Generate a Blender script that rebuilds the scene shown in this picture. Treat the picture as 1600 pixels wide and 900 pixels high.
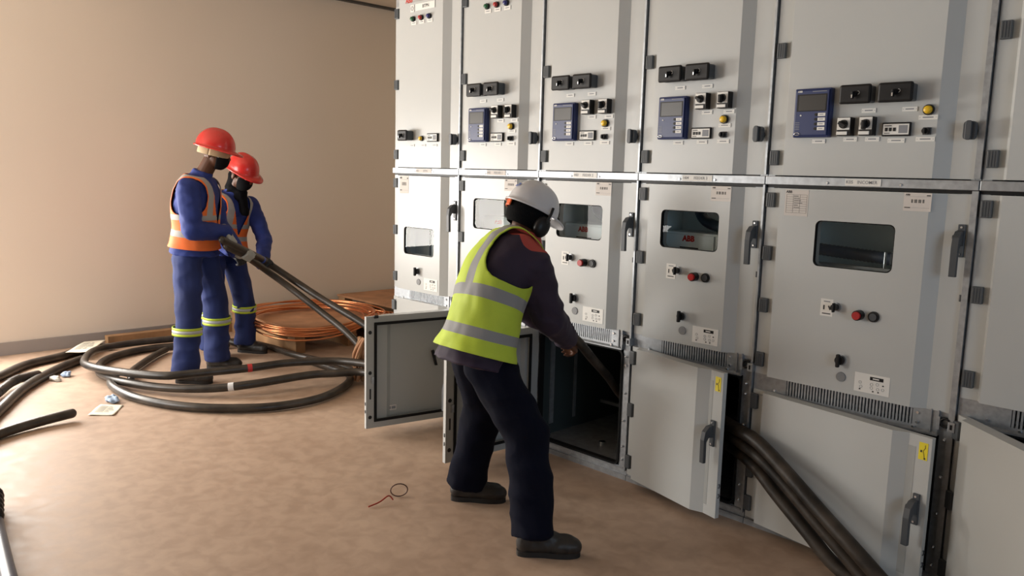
import bpy, bmesh, math, random
from mathutils import Vector, Matrix, noise
random.seed(7)
V = Vector
for o in list(bpy.data.objects): bpy.data.objects.remove(o)
sc = bpy.context.scene
COL = sc.collection
R = math.radians

# ------------------------------------------------------------------ camera
cd = bpy.data.cameras.new('camera'); cam = bpy.data.objects.new('camera', cd); COL.objects.link(cam)
cd.sensor_width = 36; cd.lens = 1262.66/1600*36; cd.clip_start = .05
_r = V((0.69681887, 0.71677081, 0.02613543)); _u = V((-0.11869967, 0.07930626, 0.989758)); _f = V((-0.70735694, 0.69278433, -0.14034256))
m = Matrix((( _r.x, _u.x, -_f.x, 0), (_r.y, _u.y, -_f.y, -3.11424), (_r.z, _u.z, -_f.z, 1.49695), (0, 0, 0, 1)))
cam.matrix_world = m; sc.camera = cam
sc.view_settings.view_transform = 'Standard'; sc.view_settings.look = 'None'
sc.view_settings.exposure = 0.04; sc.view_settings.gamma = 1; sc.view_settings.use_curve_mapping = False

# ------------------------------------------------------------------ world and light
W = bpy.data.worlds.new('world'); sc.world = W; W.use_nodes = True
bg = W.node_tree.nodes['Background']; bg.inputs[0].default_value = (.75, .87, 1, 1); bg.inputs[1].default_value = 1.0
def area(name, loc, direction, sx, sy, power, col, spread=180):
    l = bpy.data.lights.new(name, 'AREA'); l.shape = 'RECTANGLE'; l.size = sx; l.size_y = sy; l.energy = power; l.color = col
    l.spread = R(spread)
    o = bpy.data.objects.new(name, l); COL.objects.link(o); o.location = loc
    o.rotation_euler = V(direction).to_track_quat('-Z', 'Y').to_euler(); return o
area('daylight_left_doorway', (-7.09, -2.60, 1.15), (1, 0, 0), 2.2, .95, 205, (1, .95, .88))
area('daylight_front_window', (-6.0, -4.98, 1.5), (0, 1, 0), 1.7, 1.9, 122, (1, .955, .90))
area('daylight_side_window', (3.45, -3.2, 1.6), (-1, 0, 0), 2.4, 1.6, 44, (.54, .75, 1))

# ------------------------------------------------------------------ materials
def mat(name, col, rough=.5, metal=0, nz=None, bump=None, spec=None, coat=0):
    """nz=(scale, amount, detail): colour varies between col*(1-amount) and col*(1+amount)"""
    M = bpy.data.materials.new(name); M.use_nodes = True; nt = M.node_tree; b = nt.nodes['Principled BSDF']
    b.inputs['Base Color'].default_value = (*col, 1); b.inputs['Roughness'].default_value = rough; b.inputs['Metallic'].default_value = metal
    if spec is not None: b.inputs['Specular IOR Level'].default_value = spec
    if coat: b.inputs['Coat Weight'].default_value = coat; b.inputs['Coat Roughness'].default_value = .1
    if nz or bump:
        tc = nt.nodes.new('ShaderNodeTexCoord')
    if nz:
        n = nt.nodes.new('ShaderNodeTexNoise'); n.inputs['Scale'].default_value = nz[0]; n.inputs['Detail'].default_value = nz[2] if len(nz) > 2 else 4
        r = nt.nodes.new('ShaderNodeValToRGB'); r.color_ramp.elements[0].position = .3; r.color_ramp.elements[1].position = .7
        r.color_ramp.elements[0].color = (*[c*(1-nz[1]) for c in col], 1); r.color_ramp.elements[1].color = (*[min(1, c*(1+nz[1])) for c in col], 1)
        nt.links.new(tc.outputs['Object'], n.inputs['Vector']); nt.links.new(n.outputs['Fac'], r.inputs[0]); nt.links.new(r.outputs[0], b.inputs['Base Color'])
    if bump:
        n2 = nt.nodes.new('ShaderNodeTexNoise'); n2.inputs['Scale'].default_value = bump[0]; n2.inputs['Detail'].default_value = 5
        bp = nt.nodes.new('ShaderNodeBump'); bp.inputs['Strength'].default_value = bump[1]; bp.inputs['Distance'].default_value = bump[2] if len(bump) > 2 else .01
        nt.links.new(tc.outputs['Object'], n2.inputs['Vector']); nt.links.new(n2.outputs['Fac'], bp.inputs['Height']); nt.links.new(bp.outputs[0], b.inputs['Normal'])
    return M
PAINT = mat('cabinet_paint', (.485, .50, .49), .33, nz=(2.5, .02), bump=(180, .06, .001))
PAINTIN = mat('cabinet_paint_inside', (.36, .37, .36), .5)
GALV = mat('galvanised_steel', (.36, .38, .40), .42, .75, nz=(45, .14, 2))
DGALV = mat('dull_steel', (.30, .31, .32), .5, .6, nz=(30, .15))
BLACK = mat('black_plastic', (.009, .009, .010), .42, spec=.3)
RUBBER = mat('black_gasket', (.008, .008, .008), .7, spec=.2)
DGREY = mat('dark_grey_plastic', (.055, .062, .07), .45)
HINGE = mat('hinge_grey', (.07, .078, .085), .5)
NAVY = mat('relay_blue', (.016, .030, .115), .35)
SCREEN = mat('relay_screen', (.03, .028, .025), .32)
WHITE = mat('label_white', (.75, .74, .70), .5)
PAPER = mat('label_paper', (.62, .58, .54), .6)
INK = mat('ink', (.02, .02, .02), .6)
GREYINK = mat('grey_ink', (.22, .23, .25), .6)
RED = mat('red_plastic', (.42, .015, .015), .3)
REDINK = mat('red_logo', (.55, .03, .02), .4)
GREEN = mat('green_lamp', (.01, .11, .04), .25)
BLUE = mat('blue_lamp', (.02, .025, .16), .25)
YEL = mat('yellow_lamp', (.80, .50, .02), .3)
YSTK = mat('yellow_sticker', (.80, .66, .02), .5)
SILVER = mat('silver_steel', (.8, .82, .84), .22, 1)
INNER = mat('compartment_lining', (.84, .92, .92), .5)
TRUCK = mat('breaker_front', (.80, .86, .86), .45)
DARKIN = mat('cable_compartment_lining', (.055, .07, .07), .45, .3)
HOSE = mat('corrugated_hose', (.05, .075, .12), .4)
CABLE = mat('dusty_cable', (.034, .027, .021), .38, nz=(9, .6, 6), bump=(60, .2, .002))
CABLE2 = mat('muddy_cable', (.026, .020, .015), .5, spec=.35, nz=(11, .95, 9), bump=(50, .4, .003))
TAPEB = mat('black_tape', (.008, .008, .008), .3)
TAPER = mat('red_tape', (.5, .03, .03), .5)
TAPEW = mat('white_tape', (.7, .7, .7), .5)
TAPEBL = mat('blue_tape', (.03, .09, .45), .4)
COPPER = mat('copper', (.80, .34, .16), .3, 1)
WOOD = mat('plywood', (.40, .20, .10), .65, nz=(5, .25, 6))
WOOD2 = mat('timber', (.30, .17, .08), .65, nz=(7, .3, 6))
CARD = mat('note_paper', (.66, .62, .50), .7)
CLOTHB = mat('blue_wipe', (.38, .50, .68), .8)
SKIN = mat('dark_skin', (.085, .032, .015), .5, spec=.3)
SKINP = mat('palm_skin', (.30, .15, .09), .5)
CLB = mat('royal_blue_workwear', (.013, .030, .175), .8, nz=(6, .2), bump=(260, .2, .002))
CLN = mat('navy_trousers', (.0035, .0045, .012), .95, spec=.15, nz=(6, .2), bump=(260, .25, .002))
CLT = mat('blue_work_trousers', (.010, .022, .105), .85, nz=(6, .22), bump=(260, .2, .002))
KNIT = mat('black_knit', (.006, .006, .007), .95, spec=.1, bump=(200, .6, .004))
MASK = mat('black_mask', (.007, .007, .008), .9, spec=.1)
HRED = mat('red_helmet', (.55, .022, .018), .25, coat=.3)
HWHT = mat('white_helmet', (.60, .60, .62), .3, coat=.2)
TAN = mat('tan_headband', (.42, .31, .18), .8)
GLOVE = mat('grey_work_glove', (.36, .37, .34), .85, bump=(150, .5, .003))
DGLOVE = mat('dark_work_glove', (.03, .032, .035), .85)
BOOT = mat('worn_black_boot', (.022, .019, .017), .5, nz=(20, .3), bump=(60, .3, .003))
SOLE = mat('boot_sole', (.014, .012, .011), .7)
ORPL = mat('orange_pad', (.75, .12, .02), .5)

def wall_mat():
    M = mat('painted_wall', (.74, .66, .56), .6, nz=(.7, .03, 2), bump=(120, .05, .002)); return M
WALL = wall_mat()
CEIL = mat('ceiling_paint', (.56, .47, .37), .8)
WALL2 = mat('low_bounce_wall_paint', (.36, .34, .31), .7)  # unseen front and right walls, colour darkened to weaken the bounced light
SKIRT = mat('skirting', (.32, .29, .27), .55)
CORN = mat('cornice_dark', (.06, .055, .05), .6)
def floor_mat():
    M = bpy.data.materials.new('dusty_concrete'); M.use_nodes = True; nt = M.node_tree; b = nt.nodes['Principled BSDF']
    tc = nt.nodes.new('ShaderNodeTexCoord')
    def nzz(scale, det, dist=0):
        n = nt.nodes.new('ShaderNodeTexNoise'); n.inputs['Scale'].default_value = scale; n.inputs['Detail'].default_value = det; n.inputs['Distortion'].default_value = dist
        nt.links.new(tc.outputs['Object'], n.inputs['Vector']); return n
    a = nzz(1.1, 6, 1.2); c = nzz(13, 10, .5); e = nzz(60, 4)
    r = nt.nodes.new('ShaderNodeValToRGB'); cr = r.color_ramp
    cr.elements[0].position = .3; cr.elements[0].color = (.375, .262, .187, 1); cr.elements[1].position = .72; cr.elements[1].color = (.45, .328, .24, 1)
    nt.links.new(a.outputs['Fac'], r.inputs[0])
    r2 = nt.nodes.new('ShaderNodeValToRGB'); r2.color_ramp.elements[0].position = .36; r2.color_ramp.elements[0].color = (.88, .86, .85, 1)
    r2.color_ramp.elements[1].position = .62; r2.color_ramp.elements[1].color = (1.05, 1.05, 1.05, 1)
    nt.links.new(c.outputs['Fac'], r2.inputs[0])
    mx = nt.nodes.new('ShaderNodeMixRGB'); mx.blend_type = 'MULTIPLY'; mx.inputs[0].default_value = 1
    nt.links.new(r.outputs[0], mx.inputs[1]); nt.links.new(r2.outputs[0], mx.inputs[2])
    # scuffs and light smears
    vo = nt.nodes.new('ShaderNodeTexVoronoi'); vo.inputs['Scale'].default_value = 2.3; nt.links.new(tc.outputs['Object'], vo.inputs['Vector'])
    r3 = nt.nodes.new('ShaderNodeValToRGB'); r3.color_ramp.elements[0].position = 0; r3.color_ramp.elements[0].color = (.35, .35, .35, 1)
    r3.color_ramp.elements[1].position = .035; r3.color_ramp.elements[1].color = (1, 1, 1, 1)
    nt.links.new(vo.outputs['Distance'], r3.inputs[0])
    mx2 = nt.nodes.new('ShaderNodeMixRGB'); mx2.blend_type = 'MULTIPLY'; mx2.inputs[0].default_value = .5
    nt.links.new(mx.outputs[0], mx2.inputs[1]); nt.links.new(r3.outputs[0], mx2.inputs[2])
    nt.links.new(mx2.outputs[0], b.inputs['Base Color'])
    rr = nt.nodes.new('ShaderNodeMapRange'); rr.inputs[3].default_value = .42; rr.inputs[4].default_value = .75; nt.links.new(c.outputs['Fac'], rr.inputs[0]); nt.links.new(rr.outputs[0], b.inputs['Roughness'])
    bp = nt.nodes.new('ShaderNodeBump'); bp.inputs['Strength'].default_value = .15; bp.inputs['Distance'].default_value = .004
    nt.links.new(c.outputs['Fac'], bp.inputs['Height']); nt.links.new(bp.outputs[0], b.inputs['Normal'])
    return M
FLOOR = floor_mat()
def glass_mat(name='window_glass', tint=(.93, .97, .97)):
    M = bpy.data.materials.new(name); M.use_nodes = True; nt = M.node_tree; nt.nodes.clear()
    out = nt.nodes.new('ShaderNodeOutputMaterial'); mix = nt.nodes.new('ShaderNodeMixShader'); lw = nt.nodes.new('ShaderNodeLayerWeight'); lw.inputs['Blend'].default_value = .5; pw = nt.nodes.new('ShaderNodeMath'); pw.operation = 'POWER'; pw.inputs[1].default_value = 4.5; nt.links.new(lw.outputs['Facing'], pw.inputs[0]); fr = nt.nodes.new('ShaderNodeMath'); fr.operation = 'MULTIPLY_ADD'; fr.inputs[1].default_value = .5; fr.inputs[2].default_value = .022; nt.links.new(pw.outputs[0], fr.inputs[0])
    tr = nt.nodes.new('ShaderNodeBsdfTransparent'); tr.inputs[0].default_value = (*tint, 1); gl = nt.nodes.new('ShaderNodeBsdfGlossy'); gl.inputs['Roughness'].default_value = 0
    nt.links.new(fr.outputs[0], mix.inputs[0]); nt.links.new(tr.outputs[0], mix.inputs[1]); nt.links.new(gl.outputs[0], mix.inputs[2]); nt.links.new(mix.outputs[0], out.inputs[0])
    return M
GLASS = glass_mat()
def band_mat(name, base, bands, stripe, strip_from, tape=(.30, .31, .31), edge=None):
    """hi-vis fabric: retro tape where attribute vt is in bands, or |vu| in stripe above strip_from"""
    M = mat(name, base, .7, nz=(5, .12), bump=(220, .25, .002)); nt = M.node_tree; b = nt.nodes['Principled BSDF']
    src = b.inputs['Base Color'].links[0].from_socket
    def attr(n):
        a = nt.nodes.new('ShaderNodeAttribute'); a.attribute_name = n; return a.outputs['Fac']
    def m_(op, x, y=None, z=None):
        n = nt.nodes.new('ShaderNodeMath'); n.operation = op
        for i, q in enumerate((x, y, z)):
            if q is None: continue
            if isinstance(q, (int, float)): n.inputs[i].default_value = q
            else: nt.links.new(q, n.inputs[i])
        return n.outputs[0]
    vt, vu = attr('vt'), m_('ABSOLUTE', attr('vu'))
    tot = None
    for c, w in bands:
        k = m_('COMPARE', vt, c, w); tot = k if tot is None else m_('MAXIMUM', tot, k)
    k = m_('MULTIPLY', m_('COMPARE', vu, stripe[0], stripe[1]), m_('GREATER_THAN', vt, strip_from)); tot = m_('MAXIMUM', tot, k)
    mx = nt.nodes.new('ShaderNodeMixRGB'); nt.links.new(tot, mx.inputs[0]); nt.links.new(src, mx.inputs[1]); mx.inputs[2].default_value = (*tape, 1)
    nt.links.new(mx.outputs[0], b.inputs['Base Color'])
    return M
def patch_mat(name, base, patch, attr='vp', nz=(6, .2)):
    M = mat(name, base, .78, nz=nz, bump=(240, .25, .002)); nt = M.node_tree; b = nt.nodes['Principled BSDF']
    src = b.inputs['Base Color'].links[0].from_socket
    a = nt.nodes.new('ShaderNodeAttribute'); a.attribute_name = attr
    g = nt.nodes.new('ShaderNodeMath'); g.operation = 'GREATER_THAN'; g.inputs[1].default_value = 0; nt.links.new(a.outputs['Fac'], g.inputs[0])
    mx = nt.nodes.new('ShaderNodeMixRGB'); nt.links.new(g.outputs[0], mx.inputs[0]); nt.links.new(src, mx.inputs[1]); mx.inputs[2].default_value = (*patch, 1)
    nt.links.new(mx.outputs[0], b.inputs['Base Color']); return M

# ------------------------------------------------------------------ mesh builder
class MB:
    def __init__(s): s.v = []; s.f = []; s.m = []; s.sm = []; s.mats = []
    def mi(s, M):
        if M not in s.mats: s.mats.append(M)
        return s.mats.index(M)
    def add(s, vs, fs, M, smooth=False, xf=None):
        o = len(s.v); k = s.mi(M)
        s.v += [tuple(xf @ V(v)) if xf else tuple(v) for v in vs]
        for f in fs: s.f.append([i+o for i in f]); s.m.append(k); s.sm.append(smooth)
        return s
    def box(s, x0, x1, y0, y1, z0, z1, M, bev=0, xf=None):
        if bev <= 0:
            vs = [(x, y, z) for z in (z0, z1) for y in (y0, y1) for x in (x0, x1)]
            return s.add(vs, [(0, 2, 3, 1), (4, 5, 7, 6), (0, 1, 5, 4), (2, 6, 7, 3), (0, 4, 6, 2), (1, 3, 7, 5)], M, False, xf)
        bm = bmesh.new(); bmesh.ops.create_cube(bm, size=1)
        for v in bm.verts: v.co = V(((x0+x1)/2+v.co.x*(x1-x0), (y0+y1)/2+v.co.y*(y1-y0), (z0+z1)/2+v.co.z*(z1-z0)))
        bmesh.ops.bevel(bm, geom=bm.edges[:], offset=bev, segments=2, affect='EDGES', profile=.5)
        bm.verts.index_update(); vs = [v.co[:] for v in bm.verts]; fs = [[v.index for v in f.verts] for f in bm.faces]; bm.free()
        return s.add(vs, fs, M, False, xf)
    def prism(s, poly, axis, a, b, M, xf=None, caps=True):
        """poly of 2-D points extruded along axis ('x': poly=(y,z); 'y': poly=(x,z); 'z': poly=(x,y))"""
        def P(p, t): return (t, p[0], p[1]) if axis == 'x' else ((p[0], t, p[1]) if axis == 'y' else (p[0], p[1], t))
        n = len(poly); vs = [P(p, a) for p in poly]+[P(p, b) for p in poly]
        fs = [(i, (i+1) % n, n+(i+1) % n, n+i) for i in range(n)]
        if caps: fs += [list(range(n))[::-1], [n+i for i in range(n)]]
        return s.add(vs, fs, M, False, xf)
    def cyl(s, p0, p1, r0, r1, M, n=16, caps=True, smooth=True):
        p0, p1 = V(p0), V(p1); d = (p1-p0).normalized(); a = d.orthogonal().normalized(); b = d.cross(a)
        vs = []
        for p, r in ((p0, r0), (p1, r1)):
            vs += [p+(a*math.cos(2*math.pi*i/n)+b*math.sin(2*math.pi*i/n))*r for i in range(n)]
        s.add(vs, [(i, (i+1) % n, n+(i+1) % n, n+i) for i in range(n)], M, smooth)
        if caps:
            s.add(vs[:n], [list(range(n))[::-1]], M); s.add(vs[n:], [list(range(n))], M)
        return s
    def tube(s, pts, r, M, n=12, caps=True, closed=False):
        P = [V(p) for p in pts]; N = len(P); rr = r if isinstance(r, (list, tuple)) else [r]*N
        T = [((P[(i+1) % N] if closed or i < N-1 else P[i])-(P[(i-1) % N] if closed or i > 0 else P[i])).normalized() for i in range(N)]
        a = T[0].orthogonal().normalized(); vs = []
        for i in range(N):
            a = (a-T[i]*a.dot(T[i])).normalized(); b = T[i].cross(a)
            vs += [P[i]+(a*math.cos(2*math.pi*k/n)+b*math.sin(2*math.pi*k/n))*rr[i] for k in range(n)]
        fs = [(i*n+k, i*n+(k+1) % n, ((i+1) % N)*n+(k+1) % n, ((i+1) % N)*n+k) for i in range(N if closed else N-1) for k in range(n)]
        s.add(vs, fs, M, True)
        if caps and not closed:
            s.add(vs[:n], [list(range(n))[::-1]], M); s.add(vs[-n:], [list(range(n))], M)
        return s
    def ball(s, c, r, M, n=12, xf=None):
        rx, ry, rz = r if isinstance(r, (tuple, list)) else (r, r, r); vs = []; fs = []
        h = n//2+1
        for i in range(h+1):
            th = math.pi*i/h
            for k in range(n):
                ph = 2*math.pi*k/n; vs.append((c[0]+rx*math.sin(th)*math.cos(ph), c[1]+ry*math.sin(th)*math.sin(ph), c[2]+rz*math.cos(th)))
        for i in range(h):
            for k in range(n): fs.append((i*n+k, (i+1)*n+k, (i+1)*n+(k+1) % n, i*n+(k+1) % n))
        return s.add(vs, fs, M, True, xf)
    def build(s, name, parent=None, loc=None, rotz=0, label=None, bevel=0):
        me = bpy.data.meshes.new(name); me.from_pydata([tuple(v) for v in s.v], [], s.f)
        for M in s.mats: me.materials.append(M)
        me.polygons.foreach_set('material_index', s.m); me.polygons.foreach_set('use_smooth', s.sm); me.validate(); me.update()
        o = bpy.data.objects.new(name, me); COL.objects.link(o)
        if parent: o.parent = parent
        if loc: o.location = loc
        o.rotation_euler.z = rotz
        if label: o['label'] = label
        if bevel:
            b = o.modifiers.new('bevel', 'BEVEL'); b.width = bevel; b.segments = 2; b.limit_method = 'ANGLE'
        return o
_tc = {}
def text_geo(txt, size, bold=0):
    k = (txt, bold)
    if k not in _tc:
        c = bpy.data.curves.new('t', 'FONT'); c.body = txt; c.size = 1; c.align_x = 'CENTER'; c.align_y = 'CENTER'; c.offset = bold; c.resolution_u = 2
        o = bpy.data.objects.new('t', c); COL.objects.link(o); dg = bpy.context.evaluated_depsgraph_get(); dg.update()
        me = o.evaluated_get(dg).to_mesh(); _tc[k] = ([tuple(v.co) for v in me.vertices], [tuple(p.vertices) for p in me.polygons])
        o.evaluated_get(dg).to_mesh_clear(); bpy.data.objects.remove(o); bpy.data.curves.remove(c)
    vs, fs = _tc[k]; return [(x*size, y*size) for x, y, z in vs], fs
def text(mb, txt, x, y, z, size, M=None, bold=0, sx=1):
    vs, fs = text_geo(txt, size, bold); mb.add([(x+a*sx, y, z+b) for a, b in vs], fs, M or INK)

def settle(o):
    """keep world-space geometry in place under its parent"""
    if o.parent.type == 'EMPTY': o.matrix_parent_inverse = Matrix.Translation(-o.parent.location)
def tag(o, label, cat, group=None, kind=None):
    o['label'] = label; o['category'] = cat
    if group: o['group'] = group
    if kind: o['kind'] = kind
    return o
def empty(name, loc, label, cat, group=None):
    o = bpy.data.objects.new(name, None); COL.objects.link(o); o.location = loc; o.empty_display_size = .1; return tag(o, label, cat, group)
def struct(o, label=None, cat=None):
    o['kind'] = 'structure'
    if label: o['label'] = label; o['category'] = cat
    return o

# ------------------------------------------------------------------ room
X0, X1, Y0, Y1, ZC = -7.107, 3.5, -5.0, 2.45, 3.147
struct(MB().box(X0-.3, X1+.3, Y0-.3, Y1+.3, -.12, 0, FLOOR).build('floor'), 'dusty reddish brown concrete floor with scuffs', 'floor')
struct(MB().box(X0-.3, X1+.3, Y0-.3, Y1+.3, ZC, ZC+.15, CEIL).build('ceiling'), 'plain pale ceiling above the cream wall', 'ceiling')
b = MB(); b.box(X0-.2, X0, -2.11, Y1+.2, 0, ZC, WALL); b.box(X0-.2, X0, Y0-.2, -3.09, 0, ZC, WALL); b.box(X0-.2, X0, -3.09, -2.11, 2.35, ZC, WALL)
struct(b.build('wall_left'), 'large bare cream plastered wall behind the two workers', 'wall')
struct(MB().box(X0-.2, X1+.2, Y1, Y1+.2, 0, ZC, WALL).build('wall_back'), 'cream wall behind the switchgear row', 'wall')
b = MB(); b.box(X0, -6.85, Y0-.2, Y0, 0, ZC, WALL); b.box(-5.15, X1, Y0-.2, Y0, 0, ZC, WALL); b.box(-6.85, -5.15, Y0-.2, Y0, 2.45, ZC, WALL); b.box(-6.85, -5.15, Y0-.2, Y0, 0, .55, WALL)
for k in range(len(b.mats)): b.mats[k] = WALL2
struct(b.build('wall_front'), 'unseen wall darkened to cut bounce light, with a wide window opening', 'wall')
b = MB(); b.box(X1, X1+.2, Y0, -4.45, 0, ZC, WALL); b.box(X1, X1+.2, -1.95, Y1, 0, ZC, WALL); b.box(X1, X1+.2, -4.45, -1.95, 2.45, ZC, WALL); b.box(X1, X1+.2, -4.45, -1.95, 0, .75, WALL)
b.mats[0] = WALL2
struct(b.build('wall_right'), 'unseen wall darkened to cut bounce light, with a window opening', 'wall')
b = MB(); b.box(X0, X0+.018, -2.11, -.95, 0, .10, SKIRT); b.box(X0+.0, X0+.018, -.95, Y1, 0, .10, SKIRT)
struct(b.build('baseboard_left'), 'low grey skirting at the foot of the cream wall', 'skirting')
b = MB(); b.box(X0, X0+.05, Y0, Y1, ZC-.022, ZC, CORN); struct(b.build('trim_1'), 'thin dark cornice strip at the ceiling edge', 'trim')

# ------------------------------------------------------------------ switchgear
SX = [-4.285, -3.635, -2.985, -2.335, -1.685, -.885]
WD = [.65, .65, .65, .65, .80, .65]
def roundrect(x0, x1, z0, z1, r, n=5):
    P = []
    for cx, cz, a0 in ((x1-r, z1-r, 0), (x0+r, z1-r, 90), (x0+r, z0+r, 180), (x1-r, z0+r, 270)):
        for k in range(n+1):
            a = R(a0+90*k/n); P.append((cx+r*math.cos(a), cz+r*math.sin(a)))
    return P
def ring_faces(mb, outer, inner, y, M):
    bm = bmesh.new(); lo = [bm.verts.new((p[0], y, p[1])) for p in outer]; li = [bm.verts.new((p[0], y, p[1])) for p in inner]
    es = [bm.edges.new((l[i], l[(i+1) % len(l)])) for l in (lo, li) for i in range(len(l))]
    bmesh.ops.triangle_fill(bm, edges=es, use_beauty=True, normal=V((0, -1, 0)))
    bm.verts.index_update(); mb.add([v.co[:] for v in bm.verts], [[v.index for v in f.verts] for f in bm.faces], M); bm.free()
D = .028
def door_mesh(w, z0, z1, b0, b1, r1, r2, hole=None, pan=False, bk=.022):
    """folded sheet door: flange, bevel b0-b1, raised face, bevel r1-r2, flange; z0..z1 high, x from 0"""
    mb = MB(); prof = [(0, 0), (b0, 0), (b1, -D), (r1, -D), (r2, 0), (w, 0)]
    for i in range(5):
        (xa, ya), (xb, yb) = prof[i], prof[i+1]
        if i == 2 and hole:
            ring_faces(mb, [(xa, z0), (xb, z0), (xb, z1), (xa, z1)], hole, -D, PAINT)
        else:
            mb.add([(xa, ya, z0), (xb, yb, z0), (xb, yb, z1), (xa, ya, z1)], [(0, 1, 2, 3)], PAINT)
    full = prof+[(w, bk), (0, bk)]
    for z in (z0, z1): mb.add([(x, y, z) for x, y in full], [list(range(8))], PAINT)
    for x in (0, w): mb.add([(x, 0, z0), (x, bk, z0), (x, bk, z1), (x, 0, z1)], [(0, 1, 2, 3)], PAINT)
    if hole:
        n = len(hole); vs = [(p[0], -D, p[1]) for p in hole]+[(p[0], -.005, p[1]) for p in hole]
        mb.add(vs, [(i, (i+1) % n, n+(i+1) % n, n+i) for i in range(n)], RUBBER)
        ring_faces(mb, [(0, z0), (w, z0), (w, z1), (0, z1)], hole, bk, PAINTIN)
    elif pan:
        e = .055; ix0, ix1, iz0, iz1 = e, w-e, z0+e*.8, z1-e*.8
        ring_faces(mb, [(0, z0), (w, z0), (w, z1), (0, z1)], [(ix0, iz0), (ix1, iz0), (ix1, iz1), (ix0, iz1)], bk, PAINTIN)
        yb = -.001
        for (a, c), (d, f_) in (((ix0, iz0), (ix1, iz0)), ((ix1, iz0), (ix1, iz1)), ((ix1, iz1), (ix0, iz1)), ((ix0, iz1), (ix0, iz0))):
            mb.add([(a, bk, c), (d, bk, f_), (d, yb, f_), (a, yb, c)], [(0, 1, 2, 3)], PAINTIN)
        jx0, jx1 = b1+.01, r1-.01
        mb.add([(ix0, yb, iz0), (jx0, yb, iz0), (jx0, yb, iz1), (ix0, yb, iz1)], [(0, 1, 2, 3)], PAINTIN)
        mb.add([(jx0, yb, iz0), (jx0+.012, -D+.003, iz0), (jx0+.012, -D+.003, iz1), (jx0, yb, iz1)], [(0, 1, 2, 3)], PAINTIN)
        mb.add([(jx0+.012, -D+.003, iz0), (jx1-.03, -D+.003, iz0), (jx1-.03, -D+.003, iz1), (jx0+.012, -D+.003, iz1)], [(0, 1, 2, 3)], PAINTIN)
        mb.add([(jx1-.03, -D+.003, iz0), (jx1, yb, iz0), (jx1, yb, iz1), (jx1-.03, -D+.003, iz1)], [(0, 1, 2, 3)], PAINTIN)
        if ix1 > jx1: mb.add([(jx1, yb, iz0), (ix1, yb, iz0), (ix1, yb, iz1), (jx1, yb, iz1)], [(0, 1, 2, 3)], PAINTIN)
        for q in (.10, .5, .86):     # fixing holes and latch slot on the inner rim
            mb.cyl((w-.024, bk, z0+(z1-z0)*q), (w-.024, bk+.004, z0+(z1-z0)*q), .011, .009, BLACK, 12)
        mb.box(w-.029, w-.021, bk, bk+.002, z0+.17, z0+.23, BLACK)
    else:
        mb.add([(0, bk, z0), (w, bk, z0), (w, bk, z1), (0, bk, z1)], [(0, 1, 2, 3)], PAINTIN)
    return mb
def hinge(parent, x0, x1, z, h=.06, y=-.004):
    mb = MB(); mb.box(x0, x1, -.018, y+.004, z-h/2, z+h/2, HINGE, .003)
    for k in range(3): mb.box(x0+(x1-x0)*(.2+.25*k), x0+(x1-x0)*(.24+.25*k), -.0195, -.016, z-h*.42, z+h*.42, DGREY)
    return mb.build('hinge', parent)
def caption(parent, cx, cz, w=.052, h=.016, y=-D, txt=True):
    mb = MB(); mb.box(cx-w/2, cx+w/2, y-.003, y, cz-h/2, cz+h/2, WHITE)
    if txt:
        mb.box(cx-w*.28, cx+w*.28, y-.0034, y-.003, cz-.0018, cz+.0022, GREYINK)
        for q in (-1, 1): mb.box(cx+q*w*.42-.001, cx+q*w*.42+.001, y-.0034, y-.003, cz-.001, cz+.001, GREYINK)
    return mb.build('caption_plate', parent)
def lamp(parent, x, z, M, r=.013, name='indicator_lamp', y=-D):
    mb = MB(); mb.cyl((x, y, z), (x, y-.010, z), r*1.3, r*1.25, BLACK, 18); mb.cyl((x, y-.010, z), (x, y-.021, z), r, r*.85, M, 18); mb.ball((x, y-.021, z), (r*.85, .004, r*.85), M, 14)
    return mb.build(name, parent)
def test_block(parent, x0, x1, z0, z1, key=True):
    mb = MB(); mb.box(x0+.004, x1-.004, -D-.052, -D, z0+.004, z1-.004, DGREY, .006); mb.box(x0, x1, -D-.060, -D-.046, z0, z1, BLACK, .008)
    cx, cz, y = (x0+x1)/2, (z0+z1)/2, -D-.06
    mb.cyl((cx, y, cz), (cx, y-.012, cz), .011, .009, BLACK, 14); mb.box(cx-.004, cx+.004, y-.022, y-.01, cz-.018, cz+.008, BLACK, .002)
    mb.box(cx-.002, cx+.002, y-.0235, y-.022, cz-.016, cz-.004, SILVER)
    mb.tube([(cx+.013+.006*math.cos(a), y-.002, cz+.006*math.sin(a)+.004) for a in [R(-80+20*i) for i in range(10)]], .0009, WHITE, 5)
    return mb.build('test_block', parent)
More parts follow.
